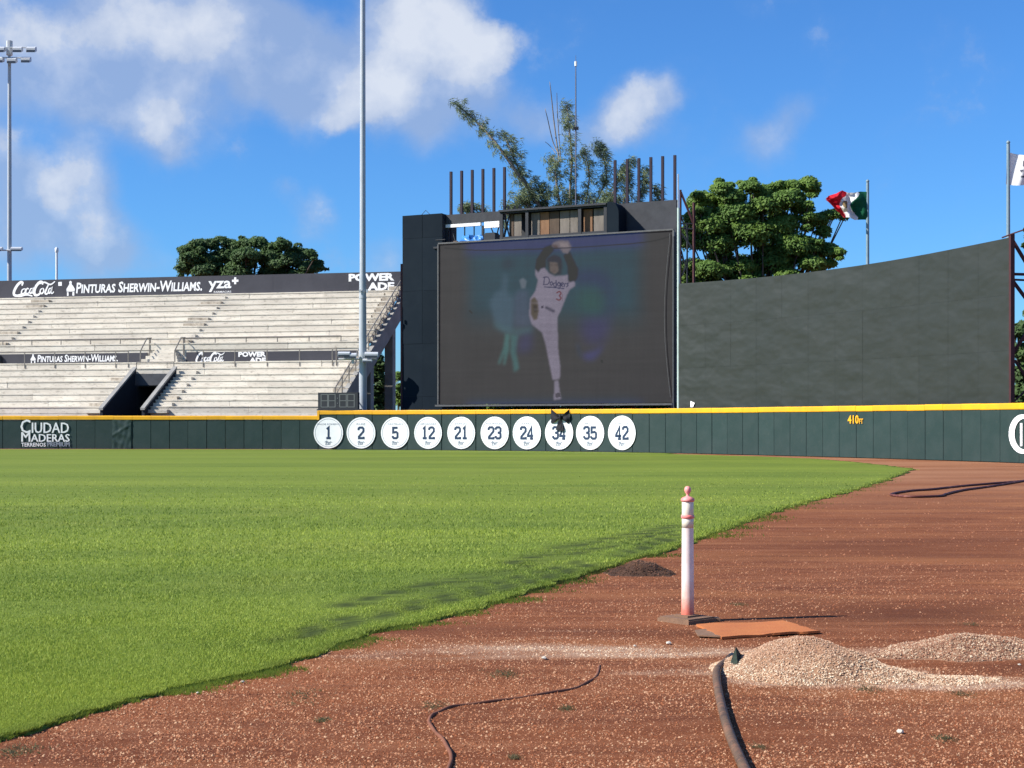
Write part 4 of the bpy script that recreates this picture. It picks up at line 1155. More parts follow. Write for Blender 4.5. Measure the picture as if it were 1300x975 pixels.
sm = bpy.data.materials.new('led_mesh'); sm.use_nodes = True
nt = sm.node_tree; N, L = nt.nodes, nt.links; bs_ = N['Principled BSDF']
BASE = 0.0125
bs_.inputs['Base Color'].default_value = (BASE, BASE, BASE, 1); bs_.inputs['Roughness'].default_value = .7; bs_.inputs['Specular IOR Level'].default_value = .2
at = N.new('ShaderNodeAttribute'); at.attribute_name = 'tint'
ge = N.new('ShaderNodeNewGeometry')
wv = N.new('ShaderNodeTexNoise'); wv.inputs['Scale'].default_value = 9; wv.inputs['Detail'].default_value = 3
mp = N.new('ShaderNodeMapping'); mp.inputs['Scale'].default_value = (1, 1, 3.5); L.new(ge.outputs['Position'], mp.inputs['Vector']); L.new(mp.outputs[0], wv.inputs['Vector'])
mr_ = N.new('ShaderNodeMapRange'); mr_.inputs['From Min'].default_value = .3; mr_.inputs['From Max'].default_value = .7; mr_.inputs['To Min'].default_value = .86; mr_.inputs['To Max'].default_value = 1.12
L.new(wv.outputs['Fac'], mr_.inputs['Value'])
mu = N.new('ShaderNodeMixRGB'); mu.blend_type = 'MULTIPLY'; mu.inputs[0].default_value = 1
L.new(at.outputs['Color'], mu.inputs[1]); L.new(mr_.outputs[0], mu.inputs[2]); L.new(mu.outputs[0], bs_.inputs['Emission Color']); bs_.inputs['Emission Strength'].default_value = 1.0
SCREEN_REFL = .040
emi = np.clip(img - SCREEN_REFL, 0, 1) * 2 ** -sc.view_settings.exposure
sag = .05 * np.sin(AA / VW * math.pi) * np.sin((HH - SH0) / (SH1 - SH0) * math.pi)
VX = np.stack([wx - VB.x * (.02 - sag), wy - VB.y * (.02 - sag), HH], -1).reshape(-1, 3)
ii = np.arange(VX.shape[0]).reshape(AA.shape)
ffc = np.stack([ii[:-1, :-1], ii[:-1, 1:], ii[1:, 1:], ii[1:, :-1]], -1).reshape(-1, 4)
np_mesh('screen_face', VX, ffc, sm, board, col=emi.reshape(-1, 3), smooth=True)
mb = MB(); mb.cbox(V_, (.02, VW - .02), (.08, .95), (SH0 + .02, SH1 - .05)); mb.build('cabinet', MT['black'], board)
for nm, a, h in (('frame_bar', (-.06, VW + .08), (SH1, SH1 + .09)), ('frame_bar', (-.28, VW - .02), (SH0 - .14, SH0 - .03)), ('frame_bar', (-.10, -.02), (SH0 - .02, SH1 - .01)), ('frame_bar', (VW + .02, VW + .12), (SH0 - .02, SH1 - .01))):
    mb = MB(); mb.cbox(V_, a, (-.10, .06), h); mb.build(nm, MT['alu'], board)
mb = MB(); mb.tube([V_(VW - .15 + .0 * i, -.08, h) for i, h in enumerate((12.8,))] + [V_(VW - .1 - .38 * math.sin(math.pi * t), -.09, 12.8 - 9.6 * t) for t in np.linspace(.05, 1, 12)], .022, 5); mb.build('edge_cable', MT['alu'], board)
for a in np.linspace(.5, VW - .4, 9):
    mb = MB(); mb.cbox(V_, (a - .09, a + .09), (.5, .68), (0, SH0)); mb.build('support_post', MT['black'], board)

tower = thing('panel_tower', 'tall narrow dark blue-grey panelled tower left of the video screen', 'tower', V_(-1.4, 2, 0))
TW0, TW1 = aat(511, 1.0), aat(559.5, 1.0) + .12; TH = 15.1
mb = MB(); mb.cbox(V_, (TW0, TW1), (1.03, 2.9), (0, TH - .03)); mb.build('core', MT['black'], tower)
for c in range(2):
    for r_ in range(5):
        w_ = (TW1 - TW0) / 2; h0 = r_ * 3.4 if r_ else 0; h1 = min((r_ + 1) * 3.4, TH)
        if h0 >= TH: continue
        mb = MB(); j = random.uniform(0, .02)
        mb.cbox(V_, (TW0 + c * w_ + .006, TW0 + (c + 1) * w_ - .006), (1.0 - j, 1.027), (h0 + .006, h1 - .006)); mb.build('panel', MT['tower'], tower)
mb = MB(); mb.cbox(V_, (TW0 - .14, TW0 - .004), (.98, 1.3), (0, 12.0)); mb.build('steel_edge', MT['rust_red'], tower)
mb = MB(); mb.tube([V_(TW0 + 1.15, 1.4, TH), V_(TW0 + 1.5, 1.4, TH + .32), V_(TW0 + 1.85, 1.4, TH)], .02, 4); mb.build('lifting_hook', MT['black'], tower)

frame = thing('sign_frame', 'dark steel sign frame with upright posts above the video screen', 'frame', V_(VW / 2, 1.6, 13))
A = lambda px: aat(px, 1.5)
FT = 15.0
mb = MB(); mb.cbox(V_, (A(567), A(636)), (1.4, 1.6), (14.42, FT + .03)); mb.build('panel', MT['frame_panel'], frame)
mb = MB(); mb.cbox(V_, (A(567), A(611)), (1.36, 1.55), (14.20, 14.40)); mb.build('white_strip', MT['white'], frame)
mb = MB(); mb.cbox(V_, (A(616), A(635)), (1.36, 1.55), (14.02, 14.415)); mb.build('white_strip', MT['white'], frame)
mb = MB(); mb.cbox(V_, (A(781), A(859.5)), (1.4, 1.62), (12.6, FT - .02)); mb.build('panel', MT['frame_panel'], frame)
post_me = MB(); post_me.box((0, 0, 0), (.15, .15, 1.0), math.atan2(VE.y, VE.x)); pme = post_me.mesh('steel_post', MT['post_purple'])
for px in (571, 584.5, 598, 611.5, 625.5, 639, 779.5, 795, 809.8, 825, 840, 855.5):
    right = px > 700; h0 = 13.2 if not right else 14.2; h1 = 17.82 if not right else 17.68
    if px == 639: h0 = 14.5
    if 580 < px < 630: h0 = 14.9
    o = place('steel_post', pme, frame, V_(A(px), .17 + 1.5, (h0 + h1) / 2)); o.scale = (1, 1, h1 - h0)
for px in (567.5, 613):
    mb = MB(); mb.cbox(V_, (A(px) - .07, A(px) + .07), (1.45, 1.6), (12.4, 14.2)); mb.build('support_leg', MT['black'], frame)
for x0, x1 in ((573, 580), (634, 628), (590, 590), (602, 602)):
    mb = MB(); mb.tube([V_(A(x0), 1.5, 14.2), V_(A(x1), 1.5, 13.0)], .045, 5); mb.build('brace', MT['black'], frame)
mb = MB(); mb.cbox(V_, (A(556), A(640)), (.9, 2.1), (12.85, 12.97)); mb.build('catwalk', MT['black'], frame)
mb = MB(); mb.tube([V_(A(558), 1.0, 13.4), V_(A(570), 1.0, 13.4)], .04, 5); mb.build('brace', MT['black'], frame)
for px in (645, 650, 658, 664, 752, 758):
    mb = MB(); mb.box(V_(A(px), 1.0, 15.0), (.12, .12, .5)); mb.build('stub_post', MT['black'], frame)
for px in (560, 700, 760, 800, 850):
    mb = MB(); mb.cbox(V_, (A(px) - .1, A(px) + .1), (1.8, 2.0), (0, 14.3)); mb.build('rear_column', MT['rust_red'], frame)

booth = thing('scoreboard_booth', 'black open-fronted booth with brown and grey board panels above the video screen', 'booth', V_(VW / 2, 1, 13.1))
BA, BZ = aat(635.5, .3), aat(770, .3); T0, T1 = 13.10, 14.78
fr = lambda a0, a1, d0, d1, h0, h1, nm, m='black': MB().cbox(V_, (a0, a1), (d0, d1), (h0, h1)).build(nm, MT[m], booth)
fr(BA - .05, BZ + .05, .1, 2.2, T1, T1 + .12, 'roof'); fr(BA - .03, BZ, .2, 2.2, T0 - .1, T0, 'floor')
fr(BA, BZ, 1.5, 1.6, T0, T1, 'back_wall')
for px in (637, 669.5, 736.5, 769): a = aat(px, .3); fr(a - .10, a + .10, .22, .36, T0, T1, 'post')
fr(BA, BZ, .24, .34, T0 + .002, T0 + .14, 'sill'); fr(BA, BZ, .24, .34, T1 - .1, T1 - .002, 'top_beam')
for p0, p1, m in ((653, 662, 'ply_grey'), (674.5, 685, 'ply_grey'), (686, 697, 'ply_brown'), (698, 710, 'ply_dark'), (711, 723, 'ply_grey'), (724, 733.5, 'ply_grey'), (741, 752, 'ply_brown'), (754, 767, 'ply_grey'), (647, 652, 'ply_dark')):
    fr(aat(p0, .6), aat(p1, .6), .58 + random.uniform(0, .04), .66, T0 + .16, T1 - .14, 'board_panel', m)
for x0, x1 in ((640, 647), (647, 640)):
    mb = MB(); mb.tube([V_(aat(x0, .5), .5, T0 + .1), V_(aat(x1, .5), .5, T1 - .1)], .05, 5); mb.build('brace', MT['black'], booth)
mb = MB(); a0 = aat(770, .3)
pr = [(a0 + .11, 12.97), (a0 + .86, 12.97), (a0 + .86, 14.20)] + [(a0 + .30 + .56 * math.cos(t), 14.20 + .74 * math.sin(t)) for t in np.linspace(.25, math.pi / 2, 7)] + [(a0 + .11, 14.94)]
m_ = len(pr); mb.add([V_(a, d, h) for d in (.12, 1.35) for a, h in pr], [(i, (i + 1) % m_, m_ + (i + 1) % m_, m_ + i) for i in range(m_)] + [tuple(reversed(range(m_))), tuple(range(m_, 2 * m_))])
mb.build('side_panel', MT['tower'], booth)

tp = thing('tarpaulin_bundle', 'crumpled bright blue tarpaulin on the catwalk under the left sign panel', 'tarpaulin', V_(A(602), 1.4, 12.97))
def blob_mesh(fnc, c, r, seed, n=10):
    mb = MB()
    def f(u, v):
        th = u * 2 * math.pi; ph = v * math.pi; d = Vector((math.cos(th) * math.sin(ph), math.sin(th) * math.sin(ph), math.cos(ph)))
        k = 1 + .45 * mn.noise(d * 1.8 + Vector((seed, 0, 0))) + .2 * mn.noise(d * 5 + Vector((seed, 3, 0)))
        return fnc(c[0] + d.x * r[0] * k, c[1] + d.y * r[1] * k, max(c[2] + d.z * r[2] * k, 12.975))
    mb.grid(f, n * 2, n); return mb
blob_mesh(V_, (A(597), 1.3, 13.25), (.62, .35, .36), 2.2).build('fold', MT['blue_tarp'], tp)
blob_mesh(V_, (A(610), 1.3, 13.2), (.45, .3, .4), 5.1).build('fold', MT['blue_tarp'], tp)
mb = MB(); mb.cbox(V_, (A(618), A(632)), (1.1, 1.8), (12.975, 13.6)); mb.cbox(V_, (A(619), A(631)), (1.15, 1.75), (13.6, 13.68))
tag(mb.build('equipment_box', MT['black'], None, origin=V_(A(625), 1.4, 12.97)), 'black equipment box on the catwalk beside the blue tarpaulin', 'box')
o = blob_mesh(V_, (A(581), 1.3, 13.1), (.25, .2, .22), 8.3).build('cloth_bundle', MT['ply_dark'], None, origin=V_(A(581), 1.3, 12.97)); tag(o, 'small brown cloth bundle on the catwalk left of the blue tarpaulin', 'bundle')

# antenna
am = V_(aat(731, 3.2), 3.2, 0)
MT['ant'] = mat('antenna_metal', (.10, .10, .13), .5)
an_ = thing('antenna_mast', 'thin tall antenna mast rising behind the video screen', 'antenna', am)
ah = lambda py: EYE + (HOR - py) * am.y / F
MB().tube([am, am + Vector((0, 0, ah(160))), ], .05, 6).build('mast', MT['ant'], an_)
MB().tube([am + Vector((0, 0, ah(160))), am + Vector((0, 0, ah(95))), am + Vector((0, 0, ah(70)))], [.05, .038, .012], 6).build('whip', MT['ant'], an_)
MB().tube([am + Vector((0, 0, ah(84))), am + Vector((0, 0, ah(78)))], .085, 8).build('whip_collar', MT['white'], an_)
MB().box(am + Vector((0, 0, ah(163))), (.34, .3, .14)).build('junction_box', MT['black'], an_)

# ------------------------------------------------------------------ DARK WALL
dw = thing('batters_eye_wall', 'tall curved dark green-grey panelled wall right of the video screen', 'wall', FN(s_of(1060), 0, -.9))
w0, w1 = s_off(862, -.9), s_off(1281, -.85); ncol = 12; WH = 9.5
def wall_top(s): t = (s - w0) / (w1 - w0); return 9.52 - .22 * math.sin(math.pi * t) + .06 * t
for c in range(ncol):
    a = w0 + (w1 - w0) * c / ncol; b = w0 + (w1 - w0) * (c + 1) / ncol
    for r_ in range(4):
        h0 = r_ * 2.38; j = random.uniform(0, .006); tl = random.uniform(-.004, .004)
        ws_ = [a + (b - a) * t for t in (0.003, .25, .5, .75, .997)]
        def f(u, v, a=a, b=b, h0=h0, r_=r_, j=j, tl=tl):
            s = a + (b - a) * (.002 + .996 * u); h1 = h0 + 2.374 if r_ < 3 else wall_top(s); h = h0 + (h1 - h0) * v
            return FN(s, h, -.9 + j + tl * (u - .5) + .010 * math.sin(u * math.pi) * math.sin(v * math.pi))
        mb = MB(); mb.grid(f, 4, 4); mb.grid(lambda u, v, f=f: Vector(f(1 - u, v)) + Vector((.0, .12, 0)), 4, 4)
        # close the panel edges
        mb.build('wall_panel', MT['wall_dark'], dw, True)
mb = MB(); n = 48
for k in range(n):
    a = w0 + (w1 - w0) * k / n; b = w0 + (w1 - w0) * (k + 1) / n
    mb.hexa([FN(a, 0, -.93), FN(b, 0, -.93), FN(b, 0, -1.1), FN(a, 0, -1.1), FN(a, wall_top(a) - .02, -.93), FN(b, wall_top(b) - .02, -.93), FN(b, wall_top(b) - .02, -1.1), FN(a, wall_top(a) - .02, -1.1)])
mb.build('backing_sheet', MT['black'], dw)
mb = MB(); mb.hexa([FN(w1, 0, -.84), FN(w1 + .10, 0, -.84), FN(w1 + .1, 0, -1.05), FN(w1, 0, -1.05), FN(w1, 9.72, -.84), FN(w1 + .10, 9.72, -.84), FN(w1 + .1, 9.72, -1.05), FN(w1, 9.72, -1.05)])
mb.build('end_post', MT['rust_red'], dw)
mb = MB(); mb.tube([FN(w1 - .35, 9.62, -.85), FN(w1 + .2, 9.72, -.85), FN(w1 + .75, 9.80, -.85)], .035, 5); mb.build('tie_rod', MT['rust_red'], dw)
def torn(u, v): p = FN(s_off(876.5 + 5.5 * u * (1 - .4 * v), -.84), 0, -.84); return Vector((p.x, p.y, EYE + (HOR - (517 - 8 * (1 - v) * (1 - .3 * u))) * p.y / F))
o = MB().grid(torn, 3, 3).build('torn_sheet', MT['white'], dw); 

# braced steel at the far right
tr = thing('steel_bracing', 'red-brown steel bracing behind the right end of the dark wall', 'steel frame', FN(w1 + 1.5, 0, -1.4))
def Q(px, py, z=66.0): return W(px, py, z)
for p, q, r_ in (((1286, 306), (1310, 346), .09), ((1286, 348), (1330, 349), .08), ((1286, 355), (1330, 357), .06), ((1286, 357), (1312, 392), .09),
                 ((1287, 447), (1318, 400), .09), ((1288, 457), (1330, 520), .07), ((1288, 509), (1330, 470), .05), ((1330, 300), (1330, 538), .11)):
    mb = MB(); mb.tube([Q(*p), Q(*q)], r_, 4); mb.build('strut', MT['rust_red'], tr)
lat = thing('steel_lattice', 'rusty steel lattice frame between the video screen and the dark wall', 'steel frame', W(870, 539, 88.5) * 1)
lat.location.z = 0
for pts, r_ in (([(864, 241), (864, 538)], .07), ([(881, 257), (881, 538)], .09), ([(872.5, 285), (872.5, 538)], .05), ([(864, 243), (881, 285)], .07), ([(865, 284), (882, 284)], .04), ([(865, 290), (882, 291)], .05),
                 ([(865, 275), (873, 300), (872, 335), (866, 350)], .05), ([(865, 296), (881, 318)], .06), ([(865, 325), (873, 340)], .05), ([(866, 332), (881, 330)], .04), ([(865, 318), (872, 345)], .04), ([(856, 300), (856, 538)], .09)):
    mb = MB(); mb.tube([W(x, y, 88.6) for x, y in pts], r_, 5); mb.build('strut', MT['rust_red'] if pts[0][0] in (864, 881) else MT['black'], lat)
base = W(861.5, 539, 86.6); base.z = 0
gp = thing('thin_pole', 'pale green steel pole standing between the video screen and the dark wall', 'pole', base)
z_ = lambda py: EYE + (HOR - py) * 86.6 / F
MB().tube([base, (base.x, base.y, z_(264))], .09, 8).build('shaft', MT['pale_green_pole'], gp, True)
MB().tube([(base.x - .02, base.y, z_(264)), (base.x - .02, base.y, z_(221))], .04, 6).build('upper_tube', MT['galv'], gp, True)

# ------------------------------------------------------------------ POLES
def flood(parent, c, w=.75, hk=1.0, m='lamp_body'):
    mb = MB()
    c = Vector(c); hw = w / 2; z_k = w / .85 * hk
    prof = [(-.25, -.13 * z_k), (-.25, .12 * z_k), (.05, .24 * z_k), (.28, .18 * z_k), (.28, .02)]
    n = len(prof); mb.add([(c.x + sx, c.y + y, c.z + z) for sx in (-hw, hw) for y, z in prof], [(i, (i + 1) % n, n + (i + 1) % n, n + i) for i in range(n)] + [tuple(range(n)), tuple(reversed(range(n, 2 * n)))])
    h = mb.build('floodlight', MT[m], parent)
    g = MB().box((c.x, c.y - .262, c.z - .06 * z_k), (w * .94, .02, .13 * z_k)); g.build('lens', MT['lamp_glass'], h)
    return h
pl = Vector((-(650 - 12) / F * 130, 130, 0))
lp = thing('floodlight_pole', 'tall grey floodlight pole with a lamp rack behind the left stand', 'light pole', pl)
hz = lambda py, z=130.: EYE + (HOR - py) * z / F
MB().tube([pl, pl + Vector((0, 0, hz(200))), pl + Vector((0, 0, hz(60)))], [.22, .17, .13], 12).build('shaft', MT['galv'], lp, True)
for py, wd in ((61, 2.35), (74, 1.9)):
    MB().tube([pl + Vector((-wd, -.2, hz(py))), pl + Vector((wd, -.2, hz(py)))], .06, 6).build('crossarm', MT['lamp_body'], lp)
for x, py in ((-1.9, 66), (-.62, 64), (.85, 64), (2.0, 64), (-1.75, 77), (-.72, 77), (.37, 78), (1.55, 77)):
    flood(lp, pl + Vector((x, -.45, hz(py + 2))), .74, 1.7)
MB().tube([pl + Vector((-.9, -.2, hz(318))), pl + Vector((1.1, -.2, hz(318)))], .06, 6).build('crossarm', MT['lamp_body'], lp)
for x in (-.9, .75): flood(lp, pl + Vector((x, -.45, hz(318))), .9)
MB().tube([pl + Vector((0, 0, hz(70))), pl + Vector((0, 0, hz(52)))], [.26, .26], 8).build('cap_box', MT['lamp_body'], lp)

pc = Vector((-(650 - 460.5) / F * 98.9, 98.9, 0)); hc_ = lambda py: EYE + (HOR - py) * 98.9 / F
cp = thing('floodlight_pole', 'very tall grey floodlight pole between stand and dark tower, top out of frame', 'light pole', pc)
MB().tube([pc, pc + Vector((0, 0, hc_(455)))], [.25, .235], 16, False).build('lower_shaft', MT['galv'], cp, True)
MB().tube([pc + Vector((0, 0, hc_(455) - .01)), pc + Vector((0, 0, hc_(350)))], [.255, .22], 16).build('sleeve', MT['galv'], cp, True)
MB().tube([pc + Vector((0, 0, hc_(350) - .2)), pc + Vector((0, 0, hc_(0))), pc + Vector((0, 0, 34))], [.195, .17, .14], 16).build('upper_shaft', MT['galv'], cp, True)
for py, w_ in ((378, .25), (455, .29)): MB().tube([pc + Vector((0, 0, hc_(py) - .06)), pc + Vector((0, 0, hc_(py) + .06))], w_, 16).build('collar', MT['galv'], cp)
for dx, py, w_ in ((-.25, 350, 0), (.2, 371, 0)): MB().box(pc + Vector((dx + .1, -.3, hc_(370))), (.12, .12, .2)).build('bracket', MT['lamp_body'], cp)
MB().tube([pc + Vector((-1.55, -.1, hc_(456))), pc + Vector((.9, -.1, hc_(456)))], .06, 6).build('crossarm', MT['lamp_body'], cp)
for x, py, w_ in ((-1.15, 451, .75), (-.75, 453, .8), (.6, 452, .85), (.35, 459, .6)): flood(cp, pc + Vector((x, -.5, hc_(py))), w_)
MB().tube([pc + Vector((-.6, -.3, hc_(462))), pc + Vector((-.6, -.3, hc_(455)))], .1, 6).build('bracket', MT['lamp_body'], cp)
for x in (-1.9, -.9, .9, 1.9): flood(cp, pc + Vector((x, -.45, 33.4)), .85)
MB().tube([pc + Vector((-2.3, -.2, 33.6)), pc + Vector((2.3, -.2, 33.6))], .06, 6).build('crossarm', MT['lamp_body'], cp)

tpz = W(72, 539, 124); tpz.z = 0
sp_ = thing('lightning_pole', 'short thin white pole with a rounded tip behind the left stand', 'pole', tpz)
MB().tube([tpz, tpz + Vector((0, 0, W(72, 320, 124).z)), ], .09, 8).build('shaft', MT['white'], sp_, True)
MB().lathe(tpz + Vector((0, 0, W(72, 321, 124).z)), [(.09, 0), (.15, .1), (.15, .35), (.06, .45)], 10).build('tip', MT['white'], sp_, True)

def flagpole(px, ptop, off, label):
    c = FN(s_off(px, off), 0, off); h = EYE + (HOR - ptop) * c.y / F
    r = thing('flagpole', label, 'flagpole', c, 'flagpoles behind the dark wall')
    MB().tube([c, c + Vector((0, 0, h))], [.10, .075], 8).build('shaft', MT['flagpole'], r, True)
    MB().lathe(c + Vector((0, 0, h)), [(.04, 0), (.085, .05), (.085, .1), (.03, .16)], 8).build('finial', MT['flagpole'], r, True)
    return c
MT['flagpole'] = mat('flagpole_paint', (0.16, 0.24, 0.29), .45, var=.4, vscale=2, vcol=(.28, .34, .38))
c1 = flagpole(1101.5, 232, -1.5, 'blue-grey flagpole flying a red, white and green flag above the dark wall')
c2 = flagpole(1280.0, 183, -1.6, 'blue-grey flagpole flying a white flag at the right end of the dark wall')

def flag_mat(name, bands):
    m = bpy.data.materials.new(name); m.use_nodes = True; nt = m.node_tree; N, L = nt.nodes, nt.links
    b = N['Principled BSDF']; b.inputs['Roughness'].default_value = .8; b.inputs['Specular IOR Level'].default_value = .1
    a = N.new('ShaderNodeAttribute'); a.attribute_name = 'tint'; L.new(a.outputs['Color'], b.inputs['Base Color'])
    t = N.new('ShaderNodeBsdfTranslucent'); L.new(a.outputs['Color'], t.inputs['Color']); ms = N.new('ShaderNodeMixShader'); ms.inputs[0].default_value = .28
    L.new(b.outputs[0], ms.inputs[1]); L.new(t.outputs[0], ms.inputs[2]); L.new(ms.outputs[0], N['Material Output'].inputs['Surface']); return m
MT['flag'] = flag_mat('flag_cloth', None)
# tricolour, bunched by the wind
zf = c1.y
tri = thing('flag', 'crumpled green, white and red flag blowing left from its pole', 'flag', W(1100, 283, zf))
OUTT = [(1100.5, 243.5), (1092, 243), (1083, 245), (1076, 244.5), (1069, 241.5), (1062, 246), (1053, 248), (1048.5, 253)]
OUTB = [(1102.5, 279.0), (1095, 279), (1086, 279), (1079, 276), (1072, 276.5), (1066, 270), (1061, 267.5), (1050, 255)]
nu, nv = 84, 44; us = np.linspace(0, 7, nu + 1)
TX = np.interp(us, range(8), [p[0] for p in OUTT]); TY_ = np.interp(us, range(8), [p[1] for p in OUTT]); BX = np.interp(us, range(8), [p[0] for p in OUTB]); BY = np.interp(us, range(8), [p[1] for p in OUTB])
vv = np.linspace(0, 1, nv + 1)[:, None]
PX = TX * (1 - vv) + BX * vv; PY = TY_ * (1 - vv) + BY * vv
uu = np.linspace(0, 1, nu + 1)[None, :] * np.ones_like(vv); vg = vv * np.ones_like(uu)
amp = np.clip(uu * 3, 0, 1)
dep = amp * (.22 * np.sin(uu * 13 + vg * 4.5 + 1.0) + .12 * np.sin(uu * 9 - vg * 11) + .07 * np.sin(uu * 27 + vg * 6)) + wob(uu * 8, vg * 5, 1, 61) * .12 * amp
PX = PX + amp * .9 * np.sin(vg * 9 + uu * 5); PY = PY + amp * .7 * np.sin(uu * 16 + vg * 3) * (1 - np.abs(vg - .5))
zz = zf - .05 + dep
Vf = np.stack([(PX - 650) / F * zz, zz, EYE + (HOR - PY) / F * zz], -1)
d_ = uu + .10 * np.sin(vg * 7 + 1) * (uu > .15) - .06 * vg
cf = np.where((d_ < .27)[..., None], np.array([.010, .085, .045]), np.where((d_ < .56)[..., None], np.array([.72, .72, .72]), np.array([.55, .020, .035])))
em = np.hypot((d_ - .42) / .07, (vg - .5) / .16) < 1; cf = np.where(em[..., None], np.array([.20, .14, .07]), cf)
i_ = np.arange(Vf.shape[0] * Vf.shape[1]).reshape(Vf.shape[:2]); f_ = np.stack([i_[:-1, :-1], i_[:-1, 1:], i_[1:, 1:], i_[1:, :-1]], -1).reshape(-1, 4)
np_mesh('cloth', Vf.reshape(-1, 3), f_, MT['flag'], tri, col=cf.reshape(-1, 3), smooth=True)
# white flag
zf = c2.y; wf = thing('flag', 'white flag with small dark print blowing right from the end pole', 'flag', W(1281, 235, zf))
uu, vg = np.meshgrid(np.linspace(0, 1, 41), np.linspace(0, 1, 31))
PX = 1279.5 + uu * 62 - vg * 2.5 * (1 - uu); PY = 193 + vg * 41 + uu * (6 - 8 * vg) + 2.0 * np.sin(uu * 6)
zz = zf - .05 + np.clip(uu * 3, 0, 1) * .22 * np.sin(uu * 11 + vg * 2)
Vf = np.stack([(PX - 650) / F * zz, zz, EYE + (HOR - PY) / F * zz], -1)
cf = np.tile(np.array([.78, .78, .78]), (*uu.shape, 1))
em = (np.hypot((uu - .36) / .06, (vg - .28) / .11) < 1) | (np.hypot((uu - .30) / .04, (vg - .52) / .05) < 1) | ((np.abs(vg - .72) < .03) & (uu > .28) & (uu < .6)) | (np.hypot((uu - .5) / .1, (vg - .45) / .16) < 1)
cf = np.where(em[..., None], np.array([.10, .10, .13]), cf)
i_ = np.arange(uu.size).reshape(uu.shape); f_ = np.stack([i_[:-1, :-1], i_[:-1, 1:], i_[1:, 1:], i_[1:, :-1]], -1).reshape(-1, 4)
np_mesh('cloth', Vf.reshape(-1, 3), f_, MT['flag'], wf, col=cf.reshape(-1, 3), smooth=True)

# ------------------------------------------------------------------ PITCH CLOCK
ca, cb_ = s_of(404), s_of(454.5); hb = H_HI + .03
clk = thing('pitch_clock', 'black digital clock board with unlit digits on top of the fence', 'clock', FN((ca + cb_) / 2, hb, .05))
mb = MB(); mb.cbox(lambda s, d, h: FN(s, h, d), (ca, cb_), (-.25, .05), (hb + .06, hb + 1.10)); mb.build('case', MT['black'], clk)
mb = MB(); mb.cbox(lambda s, d, h: FN(s, h, d), (ca - .05, cb_ + .12), (-.3, .10), (hb - .03, hb + .055)); mb.build('base', MT['black'], clk)
cw = cb_ - ca
CL0, CL1 = FN(ca, 0, .05), FN(cb_, 0, .05); CLN = Vector((CL1.y - CL0.y, CL0.x - CL1.x, 0)).normalized()
for f0 in (.08, .27, .55, .75):
    mb = MB(); a, b = ca + cw * f0, ca + cw * (f0 + .165)
    fnc = lambda x, y, l=0.: (CL0 * (1 - (x - ca) / (cb_ - ca)) + CL1 * ((x - ca) / (cb_ - ca))) + Vector((0, 0, y)) + CLN * (.012 + l)
    stroke(mb, fnc, [(a, hb + .18), (b, hb + .18), (b, hb + .98), (a, hb + .98), (a, hb + .18)], .022); stroke(mb, fnc, [(a, hb + .58), (b, hb + .58)], .022, .002)
    mb.build('digit', MT['clockseg'] if 'clockseg' in MT else MT.setdefault('clockseg', mat('unlit_segment', (.13, .14, .14), .6)), clk)
for h in (.42, .74):
    mb = MB(); s_ = ca + cw * .495; mb.box(fnc(s_, hb + h, 0), (.05, .02, .05), math.atan2(CL1.y - CL0.y, CL1.x - CL0.x)); mb.build('colon_dot', MT['clockseg'], clk)

# ------------------------------------------------------------------ TREES
def leaf_cloud(name, clumps, n, size, m, parent, seed, flat=.75, squash=.8, asp=.5):
    """clumps: list of (center, radius)"""
    r = np.random.default_rng(seed)
    rad = np.array([c[1] for c in clumps]); ctr = np.array([c[0] for c in clumps])
    w = rad ** 2; w = w / w.sum(); k = r.choice(len(clumps), n, p=w)
    d = r.normal(size=(n, 3)); d /= np.linalg.norm(d, axis=1)[:, None]
    d[:, 2] = np.where(d[:, 2] < -.35, -d[:, 2], d[:, 2])
    # lumpy clump surfaces: leaves gather into twiggy tufts
    tuft = r.normal(size=(len(clumps), 16, 3)) * np.array([1, 1, .7]); tuft /= np.linalg.norm(tuft, axis=2)[..., None]
    tk = r.integers(0, 16, n); d = d * .75 + tuft[k, tk] * .6; d /= np.linalg.norm(d, axis=1)[:, None]
    rr = rad[k] * (.62 + .48 * r.random(n) ** .6) * (1 + .14 * np.sin(tk * 2.3 + k))
    p = ctr[k] + d * rr[:, None] * np.array([1.12, 1.12, squash])
    q_ = p / (size * 3.2)
    gap = np.sin(q_[:, 0] * 1.7 + 1.3 * np.sin(q_[:, 2] * 1.9)) * np.sin(q_[:, 2] * 2.6 + 1.1 * np.sin(q_[:, 0] * 1.3 + q_[:, 1])) + .4 * np.sin(q_[:, 1] * 2.1 + q_[:, 0])
    ok = gap + r.normal(0, .3, n) > -.95
    p, d, k = p[ok], d[ok], k[ok]; n = len(p)
    nn = d * .7 + r.normal(size=(n, 3)) * .35 + np.array([-.25, -.15, .45]); nn /= np.linalg.norm(nn, axis=1)[:, None]
    t = np.cross(nn, r.normal(size=(n, 3))); t /= np.linalg.norm(t, axis=1)[:, None]; b = np.cross(nn, t)
    s = size * (.6 + .8 * r.random(n)); L_ = t * s[:, None] * .5; B_ = b * s[:, None] * .5 * asp
    V = np.stack([p - L_, p + B_ - L_ * .1, p + L_ - nn * (s * .15)[:, None], p - B_ - L_ * .1], 1)
    return np_mesh(name, V.reshape(-1, 3), np.arange(n * 4).reshape(-1, 4), m, parent)

